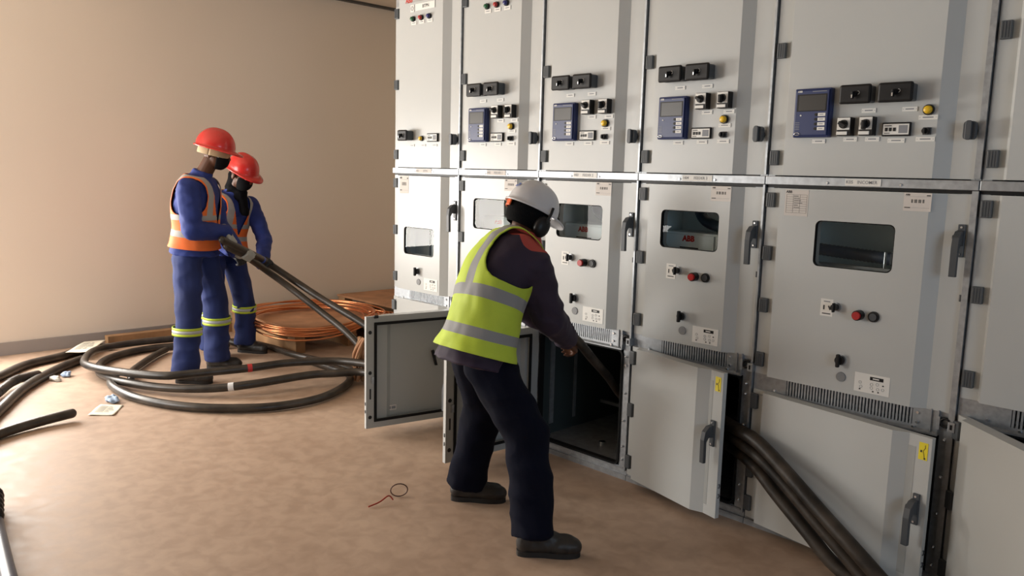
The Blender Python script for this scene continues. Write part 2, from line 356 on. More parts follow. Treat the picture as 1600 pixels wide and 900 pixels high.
def relay(parent, x0, x1, z0, z1):
    mb = MB(); w, h = x1-x0, z1-z0; y = -D-.028
    mb.box(x0, x1, y, -D, z0, z1, NAVY, .005); mb.box(x0+.006, x1-.006, y-.006, y, z0+.006, z1-.006, NAVY, .004); y -= .006
    mb.box(x0+w*.10, x1-w*.10, y-.0015, y, z0+h*.53, z1-h*.12, BLACK); mb.box(x0+w*.15, x1-w*.12, y-.002, y, z0+h*.55, z1-h*.145, SCREEN)
    text(mb, 'ABB', x0+w*.16, y-.0006, z1-h*.065, h*.055, WHITE, .03); mb.box(x0+w*.5, x0+w*.88, y-.0006, y, z1-h*.075, z1-h*.06, GREYINK)
    for k in range(4):
        cz = z0+h*(.46-.095*k); mb.cyl((x0+w*.64, y, cz), (x0+w*.64, y-.003, cz), .0055, .0055, BLACK, 10); mb.box(x0+w*.69, x0+w*.89, y-.0015, y, cz-h*.032, cz+h*.032, WHITE)
        mb.box(x0+w*.73, x0+w*.84, y-.0018, y-.0015, cz-.001, cz+.0015, GREYINK)
    mb.cyl((x0+w*.22, y, z0+h*.45), (x0+w*.22, y-.002, z0+h*.45), .003, .003, WHITE, 10)
    for k in range(5): mb.box(x0+w*.08, x0+w*.2, y-.0006, y, z0+h*(.30-.035*k), z0+h*(.31-.035*k), GREYINK)
    mb.tube([(x0+w*.15+.011*math.cos(a), y-.002, z0+h*.07+.005*math.sin(a)) for a in [R(30*i) for i in range(12)]], .0012, SILVER, 5, closed=True)
    return mb.build('protection_relay', parent)
def selector(parent, x0, x1, z0, z1, ang):
    mb = MB(); y = -D-.034; h = z1-z0
    mb.box(x0, x1, y, -D, z0, z1, BLACK, .003); mb.box(x0+.001, x1-.004, y-.002, y, z0+h*.32, z1-.002, WHITE, .001)
    cx, cz = (x0+x1)/2-.001, z0+h*.62
    mb.cyl((cx, y-.002, cz), (cx, y-.012, cz), .017, .015, BLACK, 18)
    xf = Matrix.Translation((cx, 0, cz)) @ Matrix.Rotation(R(ang), 4, 'Y')
    mb.box(-.0065, .0065, y-.030, y-.008, -.021, .012, BLACK, .003, xf)
    mb.box(x0+.001, x1-.012, y-.004, y, z0+h*.05, z0+h*.23, WHITE, .001)
    return mb.build('selector_switch', parent)
def annunciator(parent, x0, x1, z0, z1):
    mb = MB(); y = -D-.012; w = x1-x0; h = z1-z0
    mb.box(x0, x1, y, -D, z0, z1, BLACK, .003); mb.box(x0+w*.05, x1-w*.05, y-.001, y, z0+h*.12, z1-h*.12, WHITE)
    for k in range(3): mb.box(x0+w*(.12+.14*k), x0+w*(.22+.14*k), y-.003, y-.001, z0+h*.36, z0+h*.62, BLACK, .001)
    mb.box(x0+w*.60, x0+w*.90, y-.002, y-.001, z0+h*.22, z0+h*.78, GREYINK); mb.box(x0+w*.1, x0+w*.35, y-.0014, y-.001, z0+h*.72, z0+h*.78, INK); mb.box(x0+w*.1, x0+w*.3, y-.0014, y-.001, z0+h*.2, z0+h*.25, INK)
    return mb.build('position_indicator', parent)
def key_switch(parent, x, z):
    mb = MB(); y = -D; mb.box(x-.013, x+.016, y-.006, y, z-.013, z+.013, DGREY, .002); mb.cyl((x, y-.006, z), (x, y-.022, z), .0125, .011, BLACK, 14); mb.box(x-.003, x+.003, y-.030, y-.02, z-.009, z+.009, BLACK, .001)
    return mb.build('key_switch', parent)
def latch_knob(parent, x, z):
    mb = MB(); mb.cyl((x, 0, z), (x, -.014, z), .017, .017, DGREY, 18)
    mb.prism(roundrect(x-.020, x+.020, z-.031, z+.031, .012, 4), 'y', -.040, -.014, DGREY); mb.prism(roundrect(x-.010, x+.010, z-.033, z+.033, .008, 4), 'y', -.052, -.040, DGREY)
    return mb.build('latch_knob', parent, bevel=.002)
def lever_handle(parent, x, z):
    """z = top of plate"""
    mb = MB(); mb.box(x-.012, x+.013, -.010, 0, z-.115, z, DGREY, .002)
    for q in (.010, .104): mb.cyl((x, -.010, z-q), (x, -.013, z-q), .0045, .004, SILVER, 10)
    mb.prism([(-.008, z-.020), (-.034, z-.024), (-.056, z-.045), (-.062, z-.080), (-.060, z-.182), (-.044, z-.182), (-.046, z-.090), (-.034, z-.072), (-.008, z-.075)], 'x', x-.013, x+.010, DGREY)
    mb.cyl((x, -.036, z-.045), (x-.018, -.036, z-.045), .009, .008, DGREY, 12)
    return mb.build('handle', parent, bevel=.003)
def text_label(mb, x0, x1, z0, z1, y, logo=True):
    mb.box(x0, x1, y-.0012, y, z0, z1, PAPER); w, h = x1-x0, z1-z0; y -= .0016
    text(mb, 'ABB', x0+w*.14, y, z1-h*.12, h*.13, INK, .04)
    mb.box(x0+w*.82, x0+w*.96, y, y+.0003, z1-h*.17, z1-h*.11, INK)
    for k in range(13):
        if k % 4 != 2: mb.box(x0+w*(.28+.037*k), x0+w*(.28+.037*k+.022), y, y+.0003, z1-h*.55, z1-h*.36, INK)
    mb.box(x0+w*.06, x0+w*.95, y, y+.0003, z1-h*.215, z1-h*.205, GREYINK); mb.box(x0+w*.04, x0+w*.26, y, y+.0003, z1-h*.84, z1-h*.79, INK); mb.box(x0+w*.3, x0+w*.95, y, y+.0003, z1-h*.82, z1-h*.81, GREYINK)
def cable_points(pts, sub=8):
    P = [V(p) for p in pts]; out = []
    for i in range(len(P)-1):
        a, b_, c, d = P[max(i-1, 0)], P[i], P[i+1], P[min(i+2, len(P)-1)]
        for k in range(sub):
            t = k/sub; out.append(.5*((2*b_)+(c-a)*t+(2*a-5*b_+4*c-d)*t*t+(3*b_-a-3*c+d)*t**3))
    out.append(P[-1]); return out

LAB = ['grey switchgear cabinet at the far left end of the row, with closed cable door',
       'grey switchgear cabinet second from left, its cable door swung wide open to the left',
       'grey switchgear cabinet behind the worker in yellow, dark cable compartment exposed',
       'grey switchgear cabinet with half open cable door and cables spilling out of its bottom',
       'wide grey switchgear cabinet marked INCOMER, second from the right edge',
       'grey switchgear cabinet cut off by the right edge of the photo, cable door ajar']
RAIL = ['H01   BTPN', 'H02   FEEDER 1', 'H03   FEEDER 2', 'H04   FEEDER 3', 'K05   INCOMER', 'H06   FEEDER 4']
CANG = [0, -101.5, -95.7, -13.0, -9.3, -41]
UPH = [(2.459, 2.028, 1.597), (2.45, 2.024, 1.591), (2.45, 2.02, 1.59), (2.45, 2.018, 1.59), (2.45, 2.013, 1.588), (2.45, 2.012, 1.588)]
for i in range(6):
    w = WD[i]; wide = i == 4; root = empty('switchgear_cabinet', (SX[i], 0, 0), LAB[i], 'switchgear cabinet', 'row of grey switchgear cabinets')
    zb = .681 if wide else .747        # bottom of breaker door
    zo = .590 if wide else .655        # top of cable opening
    zc = .612 if wide else .685        # top of cable door
    T = 2.595; DP = 1.34
    # carcass: hollow, open at the front
    mb = MB()
    mb.box(.0015, .012, .03, DP, .05, T, GALV); mb.box(w-.012, w-.0015, .03, DP, .05, T, GALV); mb.box(.012, w-.012, DP-.012, DP, .05, T, GALV); mb.box(.0015, w-.0015, .03, DP, T-.01, T, GALV)
    mb.box(.012, w-.012, .03, DP-.012, 1.482, 1.494, GALV); mb.box(.012, w-.012, .03, DP-.012, zo+.03, zo+.04, GALV)
    mb.build('carcass', root)
    # linings
    mb = MB()   # breaker compartment
    mb.box(.013, .02, .03, .36, zo+.041, 1.481, INNER); mb.box(w-.02, w-.013, .03, .36, zo+.041, 1.481, INNER); mb.box(.02, w-.02, .34, .36, zo+.041, 1.481, INNER); mb.box(.02, w-.02, .03, .34, 1.474, 1.481, INNER)
    mb.build('breaker_compartment', root)
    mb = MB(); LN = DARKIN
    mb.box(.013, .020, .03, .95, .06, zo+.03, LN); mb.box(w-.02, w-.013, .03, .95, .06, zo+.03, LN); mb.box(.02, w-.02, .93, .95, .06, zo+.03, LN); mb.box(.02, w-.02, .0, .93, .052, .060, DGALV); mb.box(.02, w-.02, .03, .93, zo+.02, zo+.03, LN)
    mb.box(.022, .030, .10, .13, .12, zo-.05, DGALV); mb.box(.022, .028, .30, .32, .12, zo-.05, DGALV)
    for yy, zz in ((.55, .16), (.70, .22), (.84, .28)): mb.box(.02, w-.02, yy, yy+.03, zz, zz+.018, DGALV)
    for xx in (.25, .42): mb.box(xx, xx+.02, .88, .9, .25, zo-.05, GALV)
    mb.cyl((.30, .8, .42), (.30, .74, .42), .02, .02, SILVER, 10); mb.cyl((.33, .2, .06), (.33, .2, .075), .018, .018, SILVER, 10)
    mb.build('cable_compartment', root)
    # front frame: posts, band, gasket
    mb = MB()
    mb.box(.0015, .032, .004, .03, .05, T, GALV); mb.box(w-(.052 if True else 0), w-.0015, .004, .03, .05, 1.49, GALV); mb.box(w-.034, w-.0015, .004, .03, 1.49, T, GALV)
    mb.box(w-(.022 if wide else .010), w-.0015, -.012, .004, 1.52, T, GALV); mb.box(w-(.022 if wide else .010), w-.0015, -.012, .004, .05, 1.478, GALV)
    mb.box(.032, w-.034, .004, .03, 2.49, T, PAINT)
    mb.box(.032, w-.052, .006, .03, .05, .064, GALV)
    for q in (.10, .17, .30, .44, .58, .625):
        if q < zo+.02:
            mb.cyl((w-.030, .004, q), (w-.030, -.006, q), .0075, .006, SILVER, 10); mb.ball((w-.030, -.008, q), .005, SILVER, 8)
    mb.build('front_frame', root)
    mb = MB(); g = .010; ox0, ox1, oz0, oz1 = .032, w-.052, .064, zo
    out = roundrect(ox0, ox1, oz0, oz1, .03, 4); inn = roundrect(ox0+g, ox1-g, oz0+g, oz1-g, .022, 4)
    ring_faces(mb, out, inn, -.004, RUBBER); n = len(out)
    for P_, s_ in ((out, 1), (inn, -1)): mb.add([(p[0], -.004, p[1]) for p in P_]+[(p[0], .03, p[1]) for p in P_], [(k, (k+1) % n, n+(k+1) % n, n+k) for k in range(n)], RUBBER)
    mb.build('gasket', root, label='black rubber gasket around the cable opening')
    # ventilation band
    mb = MB(); s0, s1 = (.15, .652) if wide else (.17, .515); n = int((s1-s0)/.0125)
    yv = .002; zt, zl = (zb+.004, zo+.002); c0, c1 = zo+.022, zt-.012
    mb.box(.032, s0, yv, .03, zl, zt, GALV); mb.box(s1, w-.052, yv, .03, zl, zt, GALV); mb.box(s0, s1, yv, .03, zl, c0, GALV); mb.box(s0, s1, yv, .03, c1, zt, GALV)
    mb.box(s0, s1, .035, .04, c0, c1, BLACK)
    for k in range(n):
        xx = s0+(k+.5)*(s1-s0)/n; mb.box(xx-.0035, xx+.0035, yv, .012, c0, c1, GALV)
    mb.prism([(.002, zl), (-.014, zl-.002), (-.014, zl+.004), (.002, zl+.010)], 'x', .034, w-.054, GALV)
    for xx, zz in ((.10, c0+.01), (s1+.018, c0+.012), (s1+.018, c1-.012), (s1+.005, zl+.012), (.2, zl+.012)): mb.cyl((xx, yv, zz), (xx, -.004, zz), .006, .005, SILVER, 10)
    mb.box(w-.085, w-.081, -.004, yv, zl, zt, DGALV); mb.box(w-.058, w-.054, -.012, yv, zl+.004, zt, GALV)
    mb.build('ventilation_grille', root)
    # lock bracket at the right top corner of the cable opening
    mb = MB(); lx = w-.045; lz = zb-.045
    mb.tube([(lx+.014+.016*math.cos(a), -.010, lz+.016*math.sin(a)+.01) for a in [R(36*k) for k in range(10)]], .005, BLACK, 8, closed=True)
    mb.box(lx+.028, lx+.052, -.030, .004, lz-.016, lz+.020, GALV, .002); mb.box(lx+.036, lx+.043, -.032, -.029, lz-.006, lz+.012, BLACK); mb.box(lx-.015, lx-.003, -.016, .004, lz-.02, lz+.03, GALV, .001)
    mb.build('lock_bracket', root)
    # plinth
    mb = MB(); mb.box(0.0015, w-.0015, -.004, .10, 0, .026, DGALV); mb.box(.0015, w-.0015, .004, .10, .026, .05, GALV); mb.build('plinth', root)
    # label rail
    mb = MB(); mb.box(.0015, w-.0015, -.016, .03, 1.480, 1.514, GALV, .002); mb.box(.0015, w-.0015, .0, .03, 1.468, 1.482, BLACK)
    lx0, lx1 = ((.334, .470) if wide else (.245, .40)); mb.box(lx0, lx1, -.0185, -.016, 1.484, 1.511, WHITE if i > 1 else PAPER, .001)
    a_, b_ = RAIL[i].split('   '); text(mb, a_, lx0+(lx1-lx0)*.13, -.0190, 1.4975, .017, GREYINK, .01); text(mb, b_, lx0+(lx1-lx0)*.62, -.0190, 1.4975, .017, GREYINK, .01)
    for xx in ((lx0-.07 if wide else lx0-.014), lx1+(.07 if wide else .012)):
        mb.cyl((xx, -.016, 1.492), (xx, -.021, 1.492), .0055, .004, SILVER, 10)
    mb.build('label_rail', root)
    if i == 0:
        mb = MB(); text(mb, 'ABB', .135, .0035, 2.527, .038, REDINK, .04); mb.build('maker_mark', root)
    # ---- instrument door (upper)
    dw = w-.028 if wide else w-.018; r1, r2 = (.650, .700) if wide else (.503, .553)
    ud = door_mesh(dw, 1.518, 2.502, .060, .075, r1-.008, r2-.008).build('instrument_door', root, (.006, 0, 0))
    for z in UPH[i]: hinge(ud, .006, .042, z)
    dx = -.006
    latch_knob(ud, (.756 if wide else .610)+dx, 1.684)
    if i == 0:
        for x, M in ((.225, GREEN), (.303, RED), (.380, BLUE)): lamp(ud, x+dx, 2.404, M); caption(ud, x+dx+.004, 2.380, .05, .020)
        mb = MB(); mb.box(.245+dx, .430+dx, -D-.004, -D, 2.448, 2.488, WHITE, .001); text(mb, 'BTPN', .345+dx, -D-.0045, 2.468, .026, INK, .02); mb.build('name_plate', ud)
        mb = MB(); mb.box(.195+dx, .230+dx, -D-.003, -D, 2.445, 2.488, WHITE, .001); mb.tube([(.212+dx+.010*math.cos(R(40*k)), -D-.0035, 2.467+.012*math.sin(R(40*k))) for k in range(9)], .0018, GREYINK, 5, closed=True); mb.build('cabinet_number_plate', ud)
        test_block(ud, .142+dx, .236+dx, 1.678, 1.744); lamp(ud, .318+dx, 1.693, YEL, .0125); annunciator(ud, .378+dx, .478+dx, 1.672, 1.722)
        for x in (.21, .32, .43): caption(ud, x+dx+.01, 1.652, .048, .013)
    elif i < 5:
        for x0, x1 in (((.313, .431), (.455, .577)) if wide else ((.134, .256), (.274, .394))):
            z0 = 1.785 if wide else 1.913; test_block(ud, x0+dx, x1+dx, z0, z0+.070); caption(ud, x1+dx-.025 if wide else (x0+x1)/2+dx+.022, z0-.022)
        relay(ud, .124+dx, .272+dx, 1.666, 1.853); caption(ud, .222+dx, 1.652)
        sw = ((.304, .358), (.387, .440)) if wide else ((.320, .376), (.427, .483)); z0 = 1.670 if wide else 1.792
        for k, (x0, x1) in enumerate(sw): selector(ud, x0+dx, x1+dx, z0, z0+.069, -58 if k == 0 else 0); caption(ud, (x0+x1)/2+dx+.014, z0-.012)
        if wide:
            annunciator(ud, .463+dx, .564+dx, 1.667, 1.717); lamp(ud, .617+dx, 1.758, YEL, .015); key_switch(ud, .616+dx, 1.684); caption(ud, .617+dx, 1.732, .064); caption(ud, .614+dx, 1.656, .064); caption(ud, .514+dx, 1.652, .060)
        else:
            annunciator(ud, .292+dx, .391+dx, 1.667, 1.716); lamp(ud, .449+dx, 1.748, YEL, .015); key_switch(ud, .448+dx, 1.684); caption(ud, .452+dx, 1.723, .058); caption(ud, .449+dx, 1.656, .058); caption(ud, .345+dx, 1.654)
        if i < 4:
            for x, M in ((.236, GREEN), (.312, RED), (.388, BLUE)): lamp(ud, x+dx, 2.396, M); caption(ud, x+dx+.006, 2.370, .05, .020)
    # ---- breaker door (middle)
    if i == 0: wx0, wx1, wz0, wz1 = .142, .442, .976, 1.147
    elif wide: wx0, wx1, wz0, wz1 = .235, .540, 1.166, 1.346
    else: wx0, wx1, wz0, wz1 = .150, .452, 1.180, 1.352
    hole = roundrect(wx0+dx, wx1+dx, wz0, wz1, .022, 5) if i < 5 else None
    bd = door_mesh(dw, zb, 1.466, .056, .070, r1-.008, r2-.008, hole).build('breaker_door', root, (.006, 0, 0))
    for z in ((1.417, 1.197, .977, .745) if wide else (1.418, 1.120, .820)): hinge(bd, .004, .040, z)
    lever_handle(bd, (.756 if wide else .612)+dx, 1.361 if wide else 1.327)
    mb = MB(); mb.tube([(dw-.004, -.004, 1.09+.008*k) for k in range(4)], .005, DGREY, 8); mb.build('door_catch', bd)
    if i < 5:
        mb = MB(); n = len(hole); cx, cz = (wx0+wx1)/2+dx, (wz0+wz1)/2
        mb.add([(p[0], -D+.008, p[1]) for p in hole], [list(range(n))], GLASS); mb.build('window_pane', bd)
        mb = MB(); out = [((p[0]-cx)*1.022+cx, (p[1]-cz)*1.035+cz) for p in hole]; inn = [((p[0]-cx)*.975+cx, (p[1]-cz)*.955+cz) for p in hole]
        ring_faces(mb, out, inn, -D-.0015, RUBBER) if False else None
        ring_faces(mb, hole, inn, -D+.004, RUBBER); mb.build('window_seal', bd)
        if i == 0:
            mb = MB(); text_label(mb, .095+dx, .187+dx, 1.355, 1.465, -D); mb.build('data_sticker', bd)
        elif wide:
            mb = MB(); x0, x1, z0, z1 = .100+dx, .198+dx, 1.358, 1.462; mb.box(x0, x1, -D-.001, -D, z0, z1, PAPER); text(mb, 'ABB', x0+.016, -D-.0014, z1-.009, .014, INK, .04)
            for k in range(9): mb.box(x0+.006, x1-.006, -D-.0013, -D-.001, z1-.020-.009*k, z1-.0192-.009*k, INK)
            for k in range(4): mb.box(x0+.006+.0285*k, x0+.0068+.0285*k, -D-.0013, -D-.001, z0+.012, z1-.020, INK)
            for k in range(6): mb.box(x0+.038, x0+.038+.006*(3+k % 4), -D-.0013, -D-.001, z1-.026-.009*k, z1-.024-.009*k, INK)
            mb.build('data_sticker', bd)
            mb = MB(); text_label(mb, .560+dx, .655+dx, 1.400, 1.466, -D); mb.build('barcode_sticker', bd)
        else:
            mb = MB(); text_label(mb, .405+dx, .503+dx, 1.402, 1.466, -D); mb.build('barcode_sticker', bd)
        qx, qz = (.088, -.067) if wide else (0, 0)
        if i > 0:
            mb = MB(); x0, x1, z0, z1 = .194+qx+dx, .244+qx+dx, 1.040+qz, 1.108+qz; mb.box(x0, x1, -D-.001, -D, z0, z1, WHITE)
            mb.box(x0+.012, x1-.012, -D-.0013, -D-.001, z1-.012, z1-.008, GREYINK); mb.box(x0+.008, x1-.008, -D-.0013, -D-.001, z0+.008, z0+.012, INK)
            for k, rr in ((0, 0), (1, -25)):
                mb.box(-.003, .003, -D-.0014, -D-.001, -.009, .009, INK, 0, Matrix.Translation((x0+.014+.022*k, 0, (z0+z1)/2)) @ Matrix.Rotation(R(rr), 4, 'Y'))
            mb.build('operation_sticker', bd)
            mb = MB(); xx, zz = .258+qx+dx, 1.081+qz; mb.cyl((xx, -D, zz), (xx, -D-.008, zz), .018, .018, GALV, 16); mb.cyl((xx, -D-.008, zz), (xx, -D-.030, zz), .014, .013, BLACK, 16); mb.box(xx-.004, xx+.004, -D-.036, -D-.02, zz-.018, zz+.018, BLACK, .002); mb.build('rotary_lock', bd)
            mb = MB(); xx, zz = .350+qx+dx, 1.063+qz; mb.cyl((xx, -D, zz), (xx, -D-.030, zz), .0195, .0195, BLACK, 18); mb.cyl((xx, -D-.030, zz), (xx, -D-.040, zz), .016, .015, RED, 18); mb.build('off_button', bd, label='red push button')
            mb = MB(); xx = .403+qx+dx; mb.cyl((xx, -D, zz), (xx, -D-.008, zz), .021, .020, BLACK, 18); mb.cyl((xx, -D-.008, zz), (xx, -D-.012, zz), .014, .014, DGREY, 18); mb.build('on_button', bd, label='black push button')
        mb = MB(); xx, zz = (.292+qx+dx, .876+qz); mb.cyl((xx, -D, zz), (xx, -D-.006, zz), .021, .021, GALV, 18); mb.cyl((xx, -D-.006, zz), (xx, -D-.020, zz), .018, .017, BLACK, 18); mb.box(xx-.008, xx+.006, -D-.034, -D-.018, zz-.026, zz+.026, BLACK, .004); mb.build('crank_socket', bd)
        mb = MB(); mb.cyl((xx+.006, -D, zz-.066), (xx+.006, -D-.004, zz-.066), .0195, .0185, mat('plug_grey', (.20, .205, .21), .5) if i < 1 else bpy.data.materials['plug_grey'], 18); mb.build('blanking_plug', bd)
        mb = MB(); x0, x1, z0, z1 = .352+qx+dx, .484+qx+dx, .768+qz, .842+qz; mb.box(x0, x1, -D-.0015, -D, z0, z1, WHITE); y = -D-.002; hh = z1-z0; ww = x1-x0
        mb.box(x0+ww*.44, x0+ww*.82, y, y+.0004, z1-hh*.30, z1-hh*.12, BLACK); mb.box(x0+ww*.52, x0+ww*.7, y-.0003, y, z1-hh*.24, z1-hh*.18, WHITE)
        for cx_, cz_, q in ((.17, .5, 0), (.2, .72, 0), (.17, .86, 1), (.50, .52, 0), (.66, .47, 0), (.82, .5, 1), (.5, .7, 0), (.68, .72, 0), (.82, .7, 0), (.55, .88, 1), (.7, .88, 1)):
            if q: mb.box(x0+ww*cx_-.003, x0+ww*cx_+.003, y, y+.0004, z1-hh*cz_-.002, z1-hh*cz_+.003, INK)
            else: mb.tube([(x0+ww*cx_+.0055*math.cos(R(60*k)), y, z1-hh*cz_+.0055*math.sin(R(60*k))) for k in range(6)], .0006, GREYINK, 4, closed=True)
        mb.build('mimic_sticker', bd)
        # breaker and hose seen through the window
        if i > 0:
            if not wide:
                tr = MB(); tr.box(.07, .58, .13, .33, .80, 1.245, TRUCK, .006); tr.box(.075, .34, .122, .132, .95, 1.235, TRUCK, .003); tr.box(.36, .40, .124, .132, 1.0, 1.235, DGREY); tr.box(.435, .55, .124, .132, 1.0, 1.235, CARD if i == 3 else TRUCK)
                text(tr, 'ABB', .205, .1205, 1.215, .036, REDINK, .05); tr.box(.16, .26, .119, .122, 1.168, 1.176, BLACK)
                tr.build('circuit_breaker', root)
                hz = [(.16, .27, 1.47), (.17, .25, 1.36), (.22, .23, 1.30), (.32, .20, 1.275), (.42, .19, 1.27)]
            else:
                tr = MB(); tr.box(.03, .77, .10, .13, 1.13, 1.168, DGALV); tr.box(.03, .77, .13, .33, 1.12, 1.13, INNER); tr.build('shelf', root)
                hz = [(.12, .22, 1.215), (.24, .20, 1.21), (.36, .19, 1.205), (.46, .19, 1.20)]
            tr = MB(); P = cable_points(hz, 14); tr.tube(P, [.023+(.003 if k % 2 else 0) for k in range(len(P))], HOSE, 14); e = P[-1]
            tr.box(e.x-.005, e.x+.075, e.y-.028, e.y+.03, e.z-.028, e.z+.028, DGREY, .010); tr.build('hose', root, label='dark corrugated hose behind the window')
            tr = MB(); xx = .46 if wide else .42; tr.cyl((xx, .11, 1.15), (xx, .11, 1.232 if wide else 1.30), .0055, .0055, SILVER, 10); tr.cyl((xx, .11, 1.05), (xx, .11, 1.15), .004, .004, SILVER, 8); tr.build('locking_rod', root)
        else:
            tr = MB(); tr.box(.04, .61, .14, .33, .80, 1.40, TRUCK, .005)
            for xx in (.20, .24, .45): tr.box(xx, xx+.012, .13, .14, .82, 1.38, DGREY)
            tr.build('metering_truck', root)
    # ---- cable door (bottom)
    if i in (1, 2, 3, 5): cdm = door_mesh(dw-.035, .04, zc, .050, .064, .470, .525, None, True)
    elif wide: cdm = door_mesh(dw, .040, zc, .056, .070, r1-.01, r2-.01, None, True)
    else: cdm = door_mesh(dw, .040, zc, .056, .070, r1-.01, r2-.01)
    cdr = cdm.build('cable_door', root, (.008, -.006, 0), R(CANG[i]))
    ww = dw if (wide or i == 0) else dw-.035
    for z in ((.562, .255, .105) if wide else (.630, .370, .107)):
        mb = MB(); mb.box(-.004, .030, -.016, .002, z-.033, z+.033, HINGE, .003); mb.build('hinge', cdr)
    hz = .400 if wide else .470
    if i < 5: lever_handle(cdr, ww-(.040 if not wide else .034), hz)
    mb = MB(); x1 = ww-.012; mb.box(x1-.032, x1, -.0012, 0, zc-.085, zc-.022, YSTK); y = -.0016
    mb.box(x1-.026, x1-.020, y, y+.0003, zc-.058, zc-.050, INK); mb.tube([(x1-.010, y, zc-.030), (x1-.009, y, zc-.040), (x1-.016, y, zc-.052), (x1-.012, y, zc-.066), (x1-.010, y, zc-.078)], .0009, INK, 4)
    mb.box(x1-.012, x1-.006, y, y+.0003, zc-.082, zc-.076, INK); mb.build('warning_sticker', cdr, label='yellow warning sticker')
    mb = MB()
    for q in (.14, .185): mb.tube([(ww+.003*math.cos(R(60*k)), .011+.004*math.cos(R(60*k)), q+.01*math.sin(R(60*k))) for k in range(6)], .0025, DGREY, 5, closed=True)
    mb.build('door_catch', cdr)
    if i in (1, 2):
        mb = MB(); g0, g1, h0, h1 = .058, ww-.058, .04+.047, zc-.047
        for a in ((g0-.01, g1+.01, h1-.004, h1+.012), (g0-.01, g0+.006, h0, h1), (g1-.006, g1+.01, h0, h1), (g0-.01, g1+.01, h0-.012, h0+.004)): mb.box(a[0], a[1], .020, .028, a[2], a[3], RUBBER, .002)
        mb.build('door_gasket', cdr, label='black gasket round the inside of the door')
        mb = MB(); mb.box(.39, .47, -D+.003, -D+.005, .115, .145, PAPER)
        for k in range(2): mb.box(.395+.03*k, .42+.03*k, -D+.005, -D+.0055, .122, .138, GREYINK)
        mb.build('type_plate', cdr)
        mb = MB(); mb.box(ww-.045, ww-.03, .022, .03, .3, .34, GALV); mb.prism([(.36, .24), (.375, .24), (.40, .33), (.385, .335)], 'y', -.0, .012, BLACK, Matrix.Translation((-.22, 0, .12))); mb.build('latch_arm', cdr)
        mb = MB(); mb.box(ww-.07, ww-.045, .02, .034, zc-.01, zc+.006, BLACK, .002); mb.build('door_stop', cdr)

# ------------------------------------------------------------------ cables
def cable(name, pts, r, M, label, cat='cable', group=None, rings=(), sub=8, end=None):
    P = cable_points(pts, sub); mb = MB(); mb.tube(P, r, M, 14)
    for k in (0, -1): mb.ball(P[k], r*.98, M, 12)
    o = tag(mb.build(name), label, cat, group)
    for f, T_, L_ in rings:
        k = int(f*(len(P)-2)); q = P[k:k+3]; d = (q[1]-q[0]).normalized(); c = P[k]
        t = MB(); t.tube([c-d*L_/2, c, c+d*L_/2], r+.0015, T_, 14); t.build('tape_band', o, label={'red_tape': 'red tape band', 'white_tape': 'white tape band', 'blue_tape': 'blue tape band', 'black_tape': 'black tape wrapping'}[T_.name])
    return o
A = [(-4.45, .02, .16), (-4.642, 0.0, 0.16), (-4.866, -0.103, 0.15), (-5.007, -0.374, 0.15), (-5.068, -0.628, 0.14), (-5.189, -0.973, 0.13), (-5.303, -1.138, 0.12), (-5.64, -1.305, 0.11), (-5.932, -1.377, 0.1), (-6.175, -1.338, 0.09), (-6.494, -1.163, 0.085), (-6.581, -0.901, 0.085), (-6.567, -0.607, 0.085), (-6.49, -0.29, 0.085), (-6.30, -.12, .03)]
B_ = [(-4.40, .03, .10), (-4.638, -0.01, 0.10), (-4.763, -0.167, 0.09), (-4.846, -0.318, 0.085), (-4.878, -0.702, 0.08), (-5.008, -0.925, 0.06), (-5.235, -1.125, 0.05), (-5.516, -1.268, 0.05), (-5.778, -1.315, 0.045), (-6.017, -1.291, 0.03), (-6.307, -1.179, 0.03), (-6.485, -.985, 0.03), (-6.555, -0.706, 0.03), (-6.46, -0.38, 0.03), (-6.30, -.22, .03)]
C_ = [(-5.76, -1.24, .075), (-5.74, -1.30, .035), (-5.532, -1.352, .03), (-5.178, -1.328, .03), (-4.853, -1.197, .03), (-4.633, -1.013, .03), (-4.476, -0.756, .03), (-4.467, -0.447, .03), (-4.633, -0.148, .03), (-4.862, 0.03, .03), (-5.136, 0.04, .03), (-5.45, .03, .03)]
cable('power_cable', A, .027, CABLE, 'uppermost black cable loop of the big floor coil, with red tape band', 'cable', None, [(.295, TAPER, .03)])
cable('power_cable', B_, .027, CABLE, 'middle black cable loop of the big floor coil, with white tape band', 'cable', None, [(.33, TAPEW, .035)])
cable('power_cable', C_, .027, CABLE, 'lowest black cable loop of the floor coil, nearest the camera and lying on the floor')
cable('power_cable', [(-5.66, -1.20, .03), (-5.85, -1.13, .035), (-6.024, -1.02, .03), (-6.30, -.80, .03), (-6.44, -0.66, .03)], .024, CABLE, 'straight black cable lying diagonally inside the left side of the floor coil')
cable('power_cable', [(-4.85, .12, .028), (-5.2, .14, .028), (-5.5, .08, .028), (-5.75, .045, .028), (-6.0, .04, .028), (-6.25, .0, .028), (-6.45, -.10, .028)], .024, CABLE, 'short grey dusty cable running beneath the copper coil towards the open door')
cable('power_cable', [(-5.3, -3.3, .03), (-5.6, -2.65, .03), (-5.92, -2.2, .03), (-6.139, -1.983, .03), (-6.286, -1.842, .03), (-6.542, -1.626, .03), (-6.665, -1.383, .03), (-6.795, -1.188, .03), (-6.842, -1.057, .03), (-6.80, -.96, .03)], .03, CABLE, 'black cable at far left lying closest to the cream wall, under the paper note')
cable('power_cable', [(-4.4, -2.95, .03), (-4.9, -2.5, .03), (-5.25, -2.24, .03), (-5.493, -2.111, .032), (-5.811, -1.943, .045), (-6.027, -1.804, .05), (-6.104, -1.659, .05)], .03, CABLE, 'black cable end wrapped in black tape between the two long cables at far left', 'cable', None, [(.85, TAPEB, .12), (.7, TAPEB, .08)])
